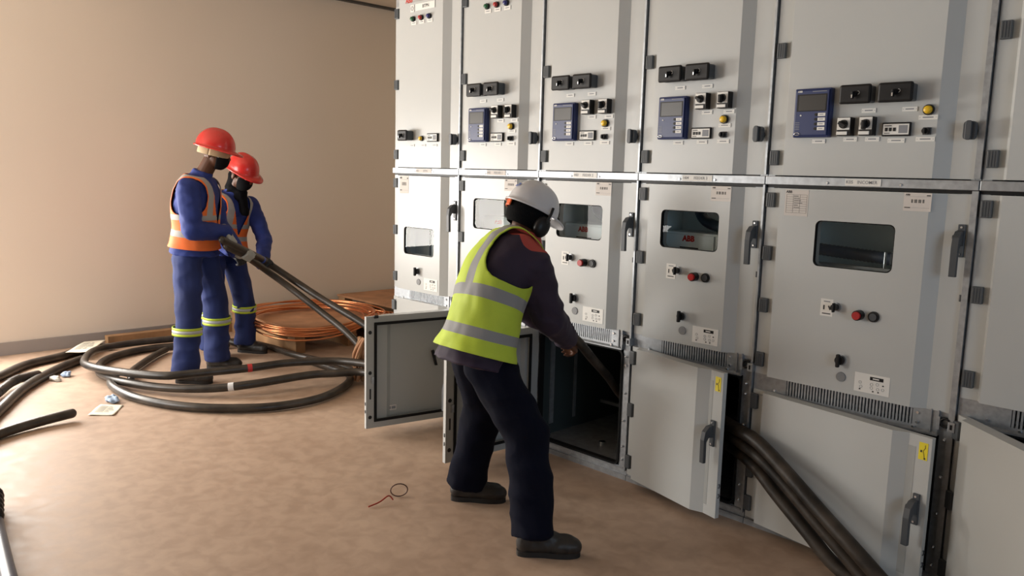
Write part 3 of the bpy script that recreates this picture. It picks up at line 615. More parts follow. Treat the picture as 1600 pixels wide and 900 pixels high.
cable('power_cable', [(-4.2, -2.8, .03), (-4.75, -2.40, .03), (-5.19, -2.15, .03), (-5.425, -2.027, .03), (-5.785, -1.843, .03), (-6.057, -1.665, .03), (-6.338, -1.429, .03), (-6.48, -1.27, .03)], .031, CABLE, 'black cable curving from the left edge up to the near corner of the paper note')
cable('power_cable', [(-3.9, -3.3, .03), (-4.35, -2.85, .03), (-4.745, -2.342, .03), (-4.928, -2.134, .03), (-5.011, -1.927, .035), (-5.035, -1.748, .045)], .028, CABLE, 'lone cut black cable end pointing at the flat paper sheet')
cable('power_cable', [(-3.887, -2.401, .03), (-3.70, -2.415, .03), (-3.583, -2.432, .03), (-3.325, -2.468, .03), (-3.045, -2.505, .03), (-2.758, -2.541, .03)], .030, mat('greyblue_cable', (.10, .12, .16), .35), 'grey blue cable in the bottom left corner of the photo')
mb = MB()
for k in range(5): mb.tube([(-3.93+.055*k+.01*math.cos(a), -2.395-.012*k+.05*math.cos(a), .052+.05*math.sin(a)) for a in [R(24*j) for j in range(15)]], .013, TAPEB, 8, closed=True)
tag(mb.build('corrugated_sleeve'), 'black corrugated sleeve at the left edge above the grey blue cable', 'cable sleeve')
# cables held by the workers
UP = [(-5.355, -0.67, .995), (-5.395, -0.585, 0.957), (-5.432, -0.50, 0.918), (-5.509, -0.36, 0.856), (-5.646, -0.2, 0.787), (-5.601, -0.04, 0.668), (-5.304, 0.06, 0.533), (-5.033, 0.11, 0.45), (-4.803, 0.15, 0.375), (-4.634, 0.17, 0.289), (-4.52, .12, .24)]
LO = [(-5.40, -0.62, 0.943), (-5.435, -0.54, 0.905), (-5.476, -0.45, 0.864), (-5.561, -0.32, 0.792), (-5.618, -0.2, 0.717), (-5.548, -0.07, 0.602), (-5.255, 0.03, 0.441), (-5.002, 0.09, 0.318), (-4.815, 0.12, 0.203), (-4.682, 0.15, 0.073), (-4.60, .17, .03)]
cable('power_cable', UP, .026, CABLE, 'upper black cable in the two workers hands, with a blue tape band', 'cable', None, [(.385, TAPEBL, .02)])
cable('power_cable', LO, .025, CABLE, 'lower black cable in the workers hands, reaching the floor behind the open door')
BT = [(-2.02, .35, .36), (-1.921, 0.12, 0.407), (-1.756, -0.02, 0.425), (-1.588, -0.1, 0.414), (-1.406, -0.18, 0.346), (-1.244, -0.23, 0.259), (-1.112, -0.27, 0.192), (-1.002, -0.29, 0.125), (-0.909, -0.30, 0.063), (-.82, -.33, .03), (-.62, -.42, .03)]
BM = [(-2.05, .38, .32), (-1.938, 0.15, 0.365), (-1.765, 0.0, 0.372), (-1.595, -0.09, 0.355), (-1.449, -0.14, 0.296), (-1.288, -0.18, 0.199), (-1.168, -0.205, 0.127), (-1.076, -0.225, 0.068), (-0.99, -0.25, 0.03), (-.80, -.27, .03), (-.60, -.35, .03)]
BL = [(-2.02, .42, .25), (-1.917, 0.13, 0.30), (-1.762, .02, 0.315), (-1.611, -0.06, 0.29), (-1.477, -0.12, 0.225), (-1.328, -0.165, 0.142), (-1.205, -0.19, 0.063), (-1.10, -0.20, .03), (-.95, -.19, .03), (-.7, -.21, .03)]
cable('power_cable', BT, .029, CABLE2, 'muddy cable topmost of the thick bundle spilling from the cabinet, bottom right', 'cable')
cable('power_cable', BM, .026, CABLE2, 'muddy cable running in the middle of the thick bundle, bottom right', 'cable')
cable('power_cable', BL, .028, CABLE2, 'muddy cable lowest of the thick bundle, bottom right, nearest the floor', 'cable')
cable('power_cable', [(-2.405, -.38, .775), (-2.416, -0.30, 0.725), (-2.46, -0.15, 0.62), (-2.487, 0.02, 0.491), (-2.50, 0.14, 0.38), (-2.52, .3, .27), (-2.6, .5, .22)], .022, CABLE2, 'black cable pushed into the open cabinet by the worker in the yellow vest')

# ------------------------------------------------------------------ pallets and copper
def pallet(x0, x1, y0, y1, top, label, slabs=1):
    o = empty('pallet', ((x0+x1)/2, (y0+y1)/2, 0), label, 'pallet', 'wooden pallets by the cream wall'); cx, cy = (x0+x1)/2, (y0+y1)/2
    mb = MB(); mb.box(x0-cx, x1-cx, y0-cy, y1-cy, top-.020, top, WOOD, .003); mb.build('deck', o)
    for y in (y0+.01, cy-.045, y1-.10):
        mb = MB()
        for x in (x0+.01, cx-.06, x1-.13): mb.box(x-cx, x-cx+.12, y-cy, y-cy+.09, top-.10, top-.020, WOOD2, .002)
        mb.box(x0-cx, x1-cx, y-cy, y-cy+.09, top-.118, top-.10, WOOD2, .002)
        mb.box(x0-cx, x1-cx, y-cy+.002, y-cy+.088, 0, top-.118, WOOD2, .002); mb.build('runner', o)
pallet(-6.95, -5.80, .12, 1.22, .20, 'wooden pallet with a plywood top carrying the copper coil')
pallet(-7.05, -5.95, 1.30, 2.30, .235, 'wooden pallet behind the copper coil, closest to the cabinet row')
o = empty('copper_coil', (-6.12, .42, .12), 'coil of bare copper rod lying loose on the wooden pallet', 'copper coil')
for k in range(9):
    rr = .50+.035*math.sin(k*2.3)-.018*(k % 3)+.01*k; cx = .02*math.sin(k*1.7)+.03; cy = .03*math.cos(k*2.1)+.03; ph = random.random()*6
    pts = []
    for j in range(48):
        a = 2*math.pi*j/48; x = rr*math.cos(a)*1.04+cx; y = rr*math.sin(a)+cy; front = (x*.7-y*.7)/rr
        z = .105+.008*k-.085*max(0, front-.25)*1.3*(1 if k % 2 else .55)+.006*math.sin(3*a+ph)
        pts.append((x, y, max(z, -.10)))
    mb = MB(); mb.tube(pts, .0075, COPPER, 8, closed=True); mb.build('copper_ring', o)
for k in range(4):
    mb = MB(); mb.tube([(.10+.03*k, .55, .11+.01*k), (.3+.03*k, .60+.02*k, .13), (.52+.02*k, .52-.04*k, .06), (.62, .30+.04*k, -.02), (.70, .12+.03*k, -.09)], .0075, COPPER, 8); mb.build('loose_end', o)

# ------------------------------------------------------------------ small things on the floor
mb = MB(); mb.box(-.04, .04, -1.05, 1.05, 0, .085, WOOD2, .003); mb.box(-.042, .0, -1.052, 1.052, .03, .034, mat('timber_groove', (.12, .06, .03), .7))
tag(mb.build('timber_beam', None, (-6.99, .12, 0)), 'long brown timber beam lying along the foot of the cream wall', 'timber beam')
def sheet(name, pts, label, lift=()):
    mb = MB(); n = 10; a, b_, c, d = [V((*p, 0)) for p in pts]; vs = []
    for i in range(n+1):
        for j in range(n+1):
            u, v = i/n, j/n; p = a*(1-u)*(1-v)+b_*u*(1-v)+c*u*v+d*(1-u)*v
            vs.append((p.x, p.y, .0035+.004*math.sin(u*5+1)*math.sin(v*4)**2+.01*max(0, u+v-1.6)+(lift[0]*(1-v)+lift[1]*v if lift else 0)))
    mb.add(vs, [(i*(n+1)+j, (i+1)*(n+1)+j, (i+1)*(n+1)+j+1, i*(n+1)+j+1) for i in range(n) for j in range(n)], CARD, True)
    for k in range(6):
        for q in range(2):
            v = .2+.1*k; u0, u1 = (.12, .45) if q == 0 else (.5, .5+.06*(k % 4+2)); P = []
            for u in (u0, u1):
                for dv in (0, .018):
                    vv = v+dv; p = a*(1-u)*(1-vv)+b_*u*(1-vv)+c*u*vv+d*(1-u)*vv; P.append((p.x, p.y, .0065+.004*math.sin(u*5+1)*math.sin(vv*4)**2+(lift[0]*(1-vv)+lift[1]*vv if lift else 0)))
            mb.add(P, [(0, 2, 3, 1)], GREYINK)
    o = tag(mb.build(name), label, 'paper'); s_ = o.modifiers.new('t', 'SOLIDIFY'); s_.thickness = .0008; return o
sheet('paper_note', [(-6.95, -1.11), (-6.93, -.95), (-6.55, -1.20), (-6.62, -1.34)], 'cream paper note lying over the cables beside the skirting', (.062, .062))
sheet('paper_note', [(-5.269, -1.519), (-5.168, -1.417), (-4.986, -1.533), (-5.081, -1.65)], 'flat cream paper sheet on the floor near the cable end')
def scrap(x, y, r, label, M=CLOTHB, el=1):
    mb = MB(); mb.ball((0, 0, r*.55), (r*el, r, r*.6), M, 28); o = mb.build('wipe_scrap')
    for v in o.data.vertices:
        d = noise.noise(v.co*28+V((x*9, y, 0)))*.75+noise.noise(v.co*70)*.35; c = V((0, 0, r*.5)); v.co = c+(v.co-c)*(1+d); v.co.z = max(v.co.z, .001)
    o.location = (x, y, 0); tag(o, label, 'cloth scrap', 'scrunched wipes on the floor')
scrap(-6.13, -1.47, .030, 'scrunched pale blue wipe below the black cables at far left')
scrap(-6.06, -1.56, .028, 'flattened white wipe just left of a scrunched blue one', mat('white_wipe', (.68, .68, .62), .8), 1.5)
scrap(-5.30, -1.44, .036, 'scrunched pale blue wipe touching the flat paper sheet', CLOTHB, 1.5)
mb = MB(); c = V((-2.885, -.985, 0))
mb.tube(cable_points([(-2.885, -1.150, .006), (-2.885, -1.09, .012), (-2.893, -1.035, .024), (-2.872, -1.025, .008)], 5), .0035, mat('red_wire', (.35, .04, .02), .5), 8)
mb.tube([(c.x+.028*math.cos(a)*.7-.012, c.y+.034*math.cos(a)+.012, .034+.030*math.sin(a)) for a in [R(20*k) for k in range(-4, 15)]], .0028, mat('brown_wire', (.09, .035, .02), .5), 8)
tag(mb.build('wire_offcut'), 'twisted red and brown wire offcut alone on the floor', 'wire')
o = MB(); o.cyl((-4.62, .62, 0), (-4.62, .62, .62), .17, .17, mat('drum_cream', (.60, .52, .40), .6), 28); o.cyl((-4.62, .62, .62), (-4.62, .62, .66), .17, .12, bpy.data.materials['drum_cream'], 28)
tag(o.build('cream_drum'), 'cream rounded drum just peeking out beside the leftmost cabinet', 'drum')
o = MB(); rnd = random.Random(3)
for k in range(8):
    a = rnd.random()*6.28; q = .035; mb = None
    o.tube(cable_points([(-4.72+q*math.cos(a), .02+q*math.sin(a), .02), (-4.73+q*math.cos(a+1), .03+q*math.sin(a+1), .12), (-4.72+q*math.cos(a+2), .02+q*math.sin(a+2), .22), (-4.70+q*math.cos(a+3), .03, .33)], 4), .012, WOOD if k % 3 else WOOD2, 6)
tag(o.build('rope_bundle'), 'frayed brown rope bundle beside the edge of the wide open door', 'rope')

# ------------------------------------------------------------------ people
def lerp(a, b_, t): return a+(b_-a)*t
def table(tab, t):
    if t <= tab[0][0]: return tab[0][1:]
    for p, q in zip(tab, tab[1:]):
        if t <= q[0]:
            k = (t-p[0])/(q[0]-p[0]); k = k*k*(3-2*k) if False else k; return tuple(lerp(a, b_, k) for a, b_ in zip(p[1:], q[1:]))
    return tab[-1][1:]
def fused(name, mb, M, voxel, parent, wr=0, wf=9, smooth=3, zmin=None, fn=None, pull=None, label=None):
    o = mb.build(name+'_tmp'); md = o.modifiers.new('r', 'REMESH'); md.mode = 'VOXEL'; md.voxel_size = voxel
    sm = o.modifiers.new('s', 'SMOOTH'); sm.factor = .6; sm.iterations = smooth
    dg = bpy.context.evaluated_depsgraph_get(); me = bpy.data.meshes.new_from_object(o.evaluated_get(dg)); bpy.data.objects.remove(o)
    me.name = name; me.materials.clear(); me.materials.append(M) if not isinstance(M, list) else [me.materials.append(x) for x in M]
    me.polygons.foreach_set('material_index', [0]*len(me.polygons)); me.polygons.foreach_set('use_smooth', [True]*len(me.polygons))
    if wr:
        nn = [v.normal.copy() for v in me.vertices]
        for v, n_ in zip(me.vertices, nn):
            c = v.co; w1 = 1-abs(noise.noise(V((c.x*wf, c.y*wf, c.z*wf*1.7))))*2.2; w2 = noise.noise(V((c.x*wf*2.3+5, c.y*wf*2.3, c.z*wf*2.0)))
            v.co = c+n_*wr*(w1*.75+w2*.6-.35)
    if zmin is not None:
        for v in me.vertices: v.co.z = max(v.co.z, zmin)
    if fn:
        a = me.attributes.new('vp', 'FLOAT', 'POINT'); a.data.foreach_set('value', [fn(v.co) for v in me.vertices])
    me.update(); o = bpy.data.objects.new(name, me); COL.objects.link(o); o.parent = parent
    if parent: settle(o)
    if label: o['label'] = label
    return o
def cap(mb, a, b_, ra, rb, M=SKIN, n=14):
    mb.cyl(a, b_, ra, rb, M, n); mb.ball(a, ra*.999, M, n); mb.ball(b_, rb*.999, M, n)
def hand(mb, wrist, d, pn, side, curl=(40, 50, 35), M=SKIN, fat=1.0):
    wrist = V(wrist); d = V(d).normalized(); pn = V(pn); pn = (pn-d*pn.dot(d)).normalized(); lat = d.cross(pn)*side   # lat points to the thumb side
    for k, (off, ln) in enumerate(((.030, .94), (.010, 1.0), (-.010, .95), (-.029, .80))):
        kn = wrist+d*.088*(1-.02*k)+lat*off
        cap(mb, wrist+d*.01+lat*off*.55, kn, .0165*fat, .0125*fat, M, 10)
        a = 0; p = kn
        for L, c, r0, r1 in ((.044, curl[0], .0095, .0085), (.027, curl[1], .0085, .008), (.022, curl[2], .008, .0065)):
            a += R(c); q = p+(d*math.cos(a)+pn*math.sin(a)+lat*off*.9)*L*ln; cap(mb, p, q, r0*fat, r1*fat, M, 8); p = q
    b0 = wrist+d*.025+lat*.026; b1 = b0+(d*.62+lat*.55+pn*.45).normalized()*.040; b2 = b1+(d*.75+lat*.10+pn*.65).normalized()*.032; b3 = b2+(d*.7-lat*.25+pn*.6).normalized()*.025
    cap(mb, b0, b1, .0155*fat, .012*fat, M, 8); cap(mb, b1, b2, .0115*fat, .010*fat, M, 8); cap(mb, b2, b3, .010*fat, .0075*fat, M, 8)
class Frame:
    def __init__(s, o, fwd, up): s.o = V(o); s.f = V(fwd).normalized(); u = V(up); s.u = (u-s.f*u.dot(s.f)).normalized(); s.r = s.f.cross(s.u)
    def __call__(s, x, y, z): return s.o+s.r*x+s.f*y+s.u*z
    def mat(s): return Matrix(((s.r.x, s.f.x, s.u.x, s.o.x), (s.r.y, s.f.y, s.u.y, s.o.y), (s.r.z, s.f.z, s.u.z, s.o.z), (0, 0, 0, 1)))
def head_geo(mb, F, M=SKIN):
    X = F.mat()
    for c, r in (((0, -.012, .030), (.074, .090, .082)), ((0, .022, -.030), (.060, .066, .072)), ((0, .055, -.085), (.030, .028, .022)), ((.077, -.006, -.012), (.010, .019, .031)), ((-.077, -.006, -.012), (.010, .019, .031)),
                 ((0, .080, -.052), (.022, .014, .009)), ((0, .083, -.066), (.020, .012, .008)), ((.031, .070, -.020), (.024, .018, .018)), ((-.031, .070, -.020), (.024, .018, .018)), ((0, .078, .022), (.046, .012, .010))):
        mb.ball(c, r, M, 18, X)
    cap(mb, F(0, .084, .012), F(0, .106, -.024), .008, .013, M, 10); cap(mb, F(-.010, .094, -.028), F(.010, .094, -.028), .009, .009, M, 8)
def eyes(F, parent):
    mb = MB()
    for sx in (-1, 1): mb.ball((sx*.030, .078, .002), .0125, mat('eye_white', (.6, .58, .55), .2) if 'eye_white' not in bpy.data.materials else bpy.data.materials['eye_white'], 12, F.mat()); mb.ball((sx*.030, .0885, .001), .0045, BLACK, 8, F.mat())
    o = mb.build('eyes', parent); settle(o)
def shell(name, F, c, r, th0, th1, ph0, ph1, M, parent, thick=.004, n=26, wr=0, label=None):
    mb = MB(); vs = []; X = F.mat()
    for i in range(n+1):
        th = R(lerp(th0, th1, i/n))
        for j in range(n+1):
            ph = R(lerp(ph0, ph1, j/n)); k = 1+wr*noise.noise(V((i*.4, j*.4, 3)))
            vs.append((c[0]+r[0]*k*math.sin(th)*math.cos(ph), c[1]+r[1]*k*math.sin(th)*math.sin(ph), c[2]+r[2]*math.cos(th)))
    mb.add(vs, [(i*(n+1)+j, (i+1)*(n+1)+j, (i+1)*(n+1)+j+1, i*(n+1)+j+1) for i in range(n) for j in range(n)], M, True, X)
    o = mb.build(name, parent); settle(o); s_ = o.modifiers.new('s', 'SOLIDIFY'); s_.thickness = thick; s_.offset = 0
    if label: o['label'] = label
    return o
def helmet(F, parent, M, s=1.0, label=None):
    mb = MB(); X = F.mat(); n = 48; vs = []; rows = []
    for i in range(15): th = R(90*i/14); rows.append(('d', th))
    rows += [('b', .4), ('b', 1.0), ('l', 1.0)]
    for kind, q in rows:
        for j in range(n):
            ph = 2*math.pi*j/n; cx, cy = math.cos(ph), math.sin(ph); pk = max(0, cy)**3
            if kind == 'd':
                sn = math.sin(q)**.88; x = .112*s*sn*cx; y = .136*s*sn*cy; z = .128*s*math.cos(q)
                rid = math.exp(-(x/.024)**2)*.006+math.exp(-((abs(x)-.055)/.010)**2)*.003; z += rid*math.cos(q)**.5*(1 if q < 1.3 else 0)
            elif kind == 'b': e = (.012+.050*pk)*q*s; x = (.112*s+e*.9)*cx; y = (.136*s+e)*cy; z = -.004*q-.014*pk*q
            else: e = (.012+.050*pk)*s; x = (.112*s+e*.9)*cx; y = (.136*s+e)*cy; z = -.012-.014*pk
            vs.append((x, y-.004, z+.038))
    m_ = len(rows)
    mb.add(vs, [(i*n+j, (i+1)*n+j, (i+1)*n+(j+1) % n, i*n+(j+1) % n) for i in range(m_-1) for j in range(n)], M, True, X)
    o = mb.build('hard_hat', parent); settle(o); s_ = o.modifiers.new('s', 'SOLIDIFY'); s_.thickness = .003; s_.offset = -1
    if label: o['label'] = label
    return o
def boot(parent, x, y, ang, tilt=0, pitch=0):
    a = R(ang); d = V((math.cos(a), math.sin(a), 0)); l = V((-d.y, d.x, 0)); o = V((x, y, 0)); mb = MB()
    def P(u, v, z): return o+d*u*.88+l*v*.95+V((0, 0, z))
    cap(mb, P(-.015, 0, .10), P(-.005, 0, .15), .047, .050, BOOT); cap(mb, P(-.045, 0, .046), P(-.02, 0, .10), .040, .045, BOOT)
    cap(mb, P(-.045, 0, .046), P(.08, 0, .046), .038, .040, BOOT); cap(mb, P(-.01, 0, .095), P(.09, .0, .060), .042, .032, BOOT)
    cap(mb, P(.08, .006, .044), P(.145, .008, .042), .044, .042, BOOT); cap(mb, P(.10, -.008, .042), P(.17, -.004, .040), .038, .036, BOOT)
    for k in range(3): cap(mb, P(.055+.025*k, -.025, .088-.010*k), P(.055+.025*k, .025, .088-.010*k), .005, .005, BOOT, 8)
    b_ = fused('boot', mb, BOOT, .006, parent, .002, 20, 2, .016)
    mb = MB(); prof = [(-.088, .0), (-.080, .026), (-.04, .038), (.03, .036), (.09, .048), (.15, .048), (.195, .030), (.212, 0), (.195, -.028), (.15, -.043), (.09, -.043), (.03, -.036), (-.04, -.038), (-.080, -.026)]
    P_ = cable_points([(u, v, 0) for u, v in prof+[prof[0]]], 4)[:-1]; vs = [P(p.x*.965, p.y*.92, .0) for p in P_]+[P(p.x*.965, p.y*.92, .022) for p in P_]; n = len(P_)
    mb.add(vs, [(i, (i+1) % n, n+(i+1) % n, n+i) for i in range(n)]+[list(range(n))[::-1], list(range(n, 2*n))], SOLE); s_ = mb.build('boot_sole', b_); settle(s_)
    return b_
SECT = [(-.20, .178, .140), (-.08, .178, .138), (.10, .168, .128), (.30, .165, .122), (.50, .178, .130), (.68, .190, .132), (.80, .192, .124), (.88, .178, .105), (.94, .135, .085), (1.0, .066, .064), (1.06, .058, .058)]
class Torso:
    def __init__(s, path, fwd, k=1.0, sect=SECT):
        s.p = cable_points(path, 12); s.n = len(s.p)-1; s.fwd = V((*fwd, 0)).normalized() if len(fwd) == 2 else V(fwd); s.k = k; s.sect = sect
    def frame(s, t):
        q = t*s.n; i = min(max(int(math.floor(q)), 0), s.n-1); a, b_ = s.p[i], s.p[i+1]; c = a+(b_-a)*(q-i); T = (s.p[min(i+2, s.n)]-s.p[max(i-1, 0)]).normalized()
        r = s.fwd.cross(T).normalized(); f = T.cross(r).normalized(); return c, r, f, T
    def at(s, t, ph, off=0):
        c, r, f, T = s.frame(t); a, b_ = table(s.sect, t); cx, cy = math.cos(ph), math.sin(ph); e = .86
        x = math.copysign(abs(cx)**e, cx); y = math.copysign(abs(cy)**e, cy)
        return c+r*x*(a*s.k+off)+f*y*(b_*s.k+off), x*(a*s.k+off)
    def loft(s, mb, t0, t1, off, M, n=28, m_=26, drop=None):
        vs = []
        for i in range(m_+1):
            t = lerp(t0, t1, i/m_); o2 = off+(drop(t) if drop else 0)
            for j in range(n): vs.append(s.at(t, 2*math.pi*j/n, o2)[0])
        fs = [(i*n+j, i*n+(j+1) % n, (i+1)*n+(j+1) % n, (i+1)*n+j) for i in range(m_) for j in range(n)]+[list(range(n))[::-1], [m_*n+j for j in range(n)]]
        mb.add(vs, fs, M, True)
def vest(T, parent, M, t0, t1, off, vneck=(.62, .09), hemflare=.03, arm=(.215, .078, .80, .27), wr=.006, label=None, openfront=None):
    n, m_ = 180, 130; vs = []; tt = []; uu = []; mb = MB(); keep = {}
    for i in range(m_+1):
        t = lerp(t0, t1, i/m_)
        for j in range(n):
            ph = 2*math.pi*j/n; o2 = off+hemflare*max(0, 1-(t-t0)/.35)**1.5
            p, u = T.at(t, ph, o2); c, r, f, _ = T.frame(t); nr = (p-c).normalized()
            p = p+nr*wr*(noise.noise(p*9)*.8+noise.noise(V((p.x*22, p.y*22, p.z*8)))*.5)
            vs.append(p); tt.append(t); uu.append(u)
    def cut(t, u, ph):
        a = ((abs(u)-arm[0])/arm[1])**2+((t-arm[2])/arm[3])**2 < 1 or (abs(u) > arm[0] and abs(t-arm[2]) < arm[3])
        front = math.sin(ph) > 0
        v_ = front and t > vneck[0] and abs(u) < vneck[1]*(t-vneck[0])/(1-vneck[0])
        o_ = front and openfront is not None and t < vneck[0] and abs(u) < openfront
        return a or v_ or o_
    fs = []
    for i in range(m_):
        for j in range(n):
            t = lerp(t0, t1, (i+.5)/m_); ph = 2*math.pi*(j+.5)/n; u = T.at(t, ph, off)[1]
            if not cut(t, u, ph): fs.append((i*n+j, i*n+(j+1) % n, (i+1)*n+(j+1) % n, (i+1)*n+j))
    mb.add(vs, fs, M, True); o = mb.build('hi_vis_vest', parent); settle(o); me = o.data
    for nm, arr in (('vt', tt), ('vu', uu)):
        a = me.attributes.new(nm, 'FLOAT', 'POINT'); a.data.foreach_set('value', arr)
    bm = bmesh.new(); bm.from_mesh(me); bmesh.ops.delete(bm, geom=[v for v in bm.verts if not v.link_faces], context='VERTS')
    for _ in range(4):
        bd = [v for v in bm.verts if v.is_boundary]; new = {}
        for v in bd:
            nb = [e.other_vert(v) for e in v.link_edges if e.is_boundary]
            if len(nb) == 2: new[v] = v.co*.4+(nb[0].co+nb[1].co)*.3
        for v, c in new.items(): v.co = c
    bm.to_mesh(me); bm.free(); s_ = o.modifiers.new('s', 'SOLIDIFY'); s_.thickness = .004; s_.offset = 1
    if label: o['label'] = label
    return o
def tape_ring(parent, c, axis, r, wd, name='reflective_band', wobble=0):
    mb = MB(); c = V(c); ax = V(axis).normalized(); n = 40; a = ax.orthogonal().normalized(); b_ = ax.cross(a)
    YG = bpy.data.materials.get('lime_tape') or mat('lime_tape', (.48, .62, .04), .6); SG = bpy.data.materials.get('silver_tape') or mat('silver_tape', (.45, .47, .48), .4)
    rows = [(-.5, YG), (-.2, YG), (-.199, SG), (.2, SG), (.201, YG), (.5, YG)]; vs = []
    for q, _ in rows:
        for j in range(n):
            an = 2*math.pi*j/n; vs.append(c+ax*q*wd+(a*math.cos(an)+b_*math.sin(an))*(r*(1+.02*math.sin(3*an))))
    for i in range(len(rows)-1): mb.add(vs[i*n:(i+2)*n], [(j, (j+1) % n, n+(j+1) % n, n+j) for j in range(n)], SG if i == 2 else YG, True)
    o = mb.build(name, parent); settle(o); s_ = o.modifiers.new('s', 'SOLIDIFY'); s_.thickness = .004; return o

def person(sp):
    root = empty('person', (*sp['loc'], 0), sp['label'], 'person'); T = Torso(sp['spine'], sp['fwd'], sp.get('k', 1)); HF = Frame(sp['head'], sp['look'], sp['up']); sk = sp['skin']
    N = V(sp['spine'][-1])
    # body: one continuous surface
    mb = MB(); T.loft(mb, -.1, 1.0, -.035, sk); head_geo(mb, HF, sk); cap(mb, N-V((0, 0, .03)), HF(0, -.012, -.05), .056, .053, sk)
    for S, E_, Wr, hd, pn, side, curl in sp['arms']:
        cap(mb, S, E_, .045, .038, sk); cap(mb, E_, Wr, .038, .026, sk); hand(mb, Wr, hd, pn, side, curl, sk)
    for Hh, K, A_ in sp['legs']:
        cap(mb, Hh, K, .070, .050, sk); cap(mb, K, A_, .048, .035, sk)
    fused('body', mb, sk, .0058, root, smooth=1)
    eyes(HF, root)
    # shirt
    mb = MB(); T.loft(mb, sp['hem'], .99, .008, CLB, drop=lambda t: .022*max(0, 1-(t-sp['hem'])/.25))
    sr = sp.get('sleeve', (.074, .062, .050))
    for S, E_, Wr, hd, pn, side, curl in sp['arms']:
        S, E_, Wr = V(S), V(E_), V(Wr); cap(mb, S, E_, sr[0], sr[1]); mb.cyl(E_, Wr+(Wr-E_).normalized()*.012, sr[1], sr[2], CLB, 16); mb.ball(E_, sr[1]*.999, CLB, 16)
        mb.tube([lerp(E_, Wr, .85), lerp(E_, Wr, 1.0)], sr[2]*1.06, CLB, 16)
    mb.tube([N-V((0, 0, .03)), N+(HF.o-N).normalized()*.035], [.075, .066], CLB, 16)
    fused('shirt', mb, sp['shirtmat'], .010, root, .0085, 9, 3, fn=sp.get('patch'))
    # trousers
    mb = MB(); T.loft(mb, -.17, .10, 0.0, CLB); lr = sp.get('leg', (.098, .082, .074))
    for Hh, K, A_ in sp['legs']:
        Hh, K, A_ = V(Hh), V(K), V(A_); cap(mb, Hh, K, lr[0], lr[1]); mb.cyl(K, A_, lr[1], lr[2], CLB, 18); mb.ball(K, lr[1]*.999, CLB, 16); mb.cyl(lerp(K, A_, .75), A_-V((0, 0, .02)), lr[2], lr[2]*1.12, CLB, 18)
    tr = fused('trousers', mb, sp['trousermat'], .010, root, .011, 5.5, 4)
    for c, ax, r in sp.get('bands', []): tape_ring(tr, c, ax, r, .055)
    for x, y, a in sp['boots']: boot(root, x, y, a)
    return root, T, HF

OR = (.80, .16, .025)
VO = band_mat('orange_vest_fabric', OR, [(.245, .042), (.50, .042)], (.105, .027), .5, (.34, .335, .32))
VY = band_mat('lime_vest_fabric', (.46, .60, .045), [(.115, .045), (.40, .045)], (.095, .025), .40, (.26, .265, .27))

# worker 1: profile, nearest of the two at the wall
f1 = (.68, .73)
sp = dict(loc=(-5.58, -.71), label='person in red helmet, tan headband and orange vest, standing side-on and gripping the cables', fwd=f1, k=.98,
    spine=[(-5.62, -.75, .92), (-5.61, -.74, 1.07), (-5.605, -.735, 1.22), (-5.58, -.71, 1.43)], head=(-5.51, -.635, 1.585), look=(.70, .70, -.22), up=(.1, .1, 1), skin=SKIN,
    arms=[((-5.475, -.845, 1.335), (-5.40, -.855, 1.06), (-5.455, -.59, 1.035), (.75, .15, -.64), (-.457, -.576, -.67), 1, (62, 62, 45)),
          ((-5.70, -.60, 1.315), (-5.66, -.55, 1.07), (-5.535, -.47, .875), (.80, .25, -.35), (.18, .475, .75), -1, (62, 62, 45))],
    legs=[((-5.56, -.83, .86), (-5.46, -.87, .50), (-5.47, -.90, .09)), ((-5.68, -.66, .86), (-5.68, -.58, .50), (-5.72, -.56, .09))],
    hem=-.16, shirtmat=CLB, trousermat=CLT, leg=(.100, .090, .086), sleeve=(.080, .068, .055), boots=[(-5.46, -.90, 47), (-5.73, -.56, 50)],
    bands=[((-5.463, -.885, .365), (0, .05, 1), .099), ((-5.692, -.573, .375), (.05, 0, 1), .099)])
root, T, HF = person(sp)
vest(T, root, VO, .02, .975, .020, (.35, .10), .012, label='orange hi-vis vest with grey reflective bands')
helmet(HF, root, HRED, 1.0, 'red hard hat')
shell('headband', HF, (0, -.006, .0), (.095, .110, .13), 70, 98, 0, 360, TAN, root, .004, 56, label='tan cloth headband')
shell('face_mask', HF, (0, .018, -.038), (.068, .090, .078), 62, 150, 15, 165, MASK, root)
mb = MB(); mb.tube([HF(.078, -.005, -.005), HF(.076, .03, -.015), HF(.064, .055, -.02)], .0018, TAPEW, 6); o = mb.build('mask_strap', root); settle(o)
for k, a in enumerate(sp['arms']):
    mb = MB(); hand(mb, a[2], a[3], a[4], a[5], a[6], GLOVE, 1.28); cap(mb, V(a[2])-V(a[3]).normalized()*.035, V(a[2])+V(a[3]).normalized()*.02, .036, .034, GLOVE); fused('glove', mb, GLOVE, .005, root, 0, 9, 1)

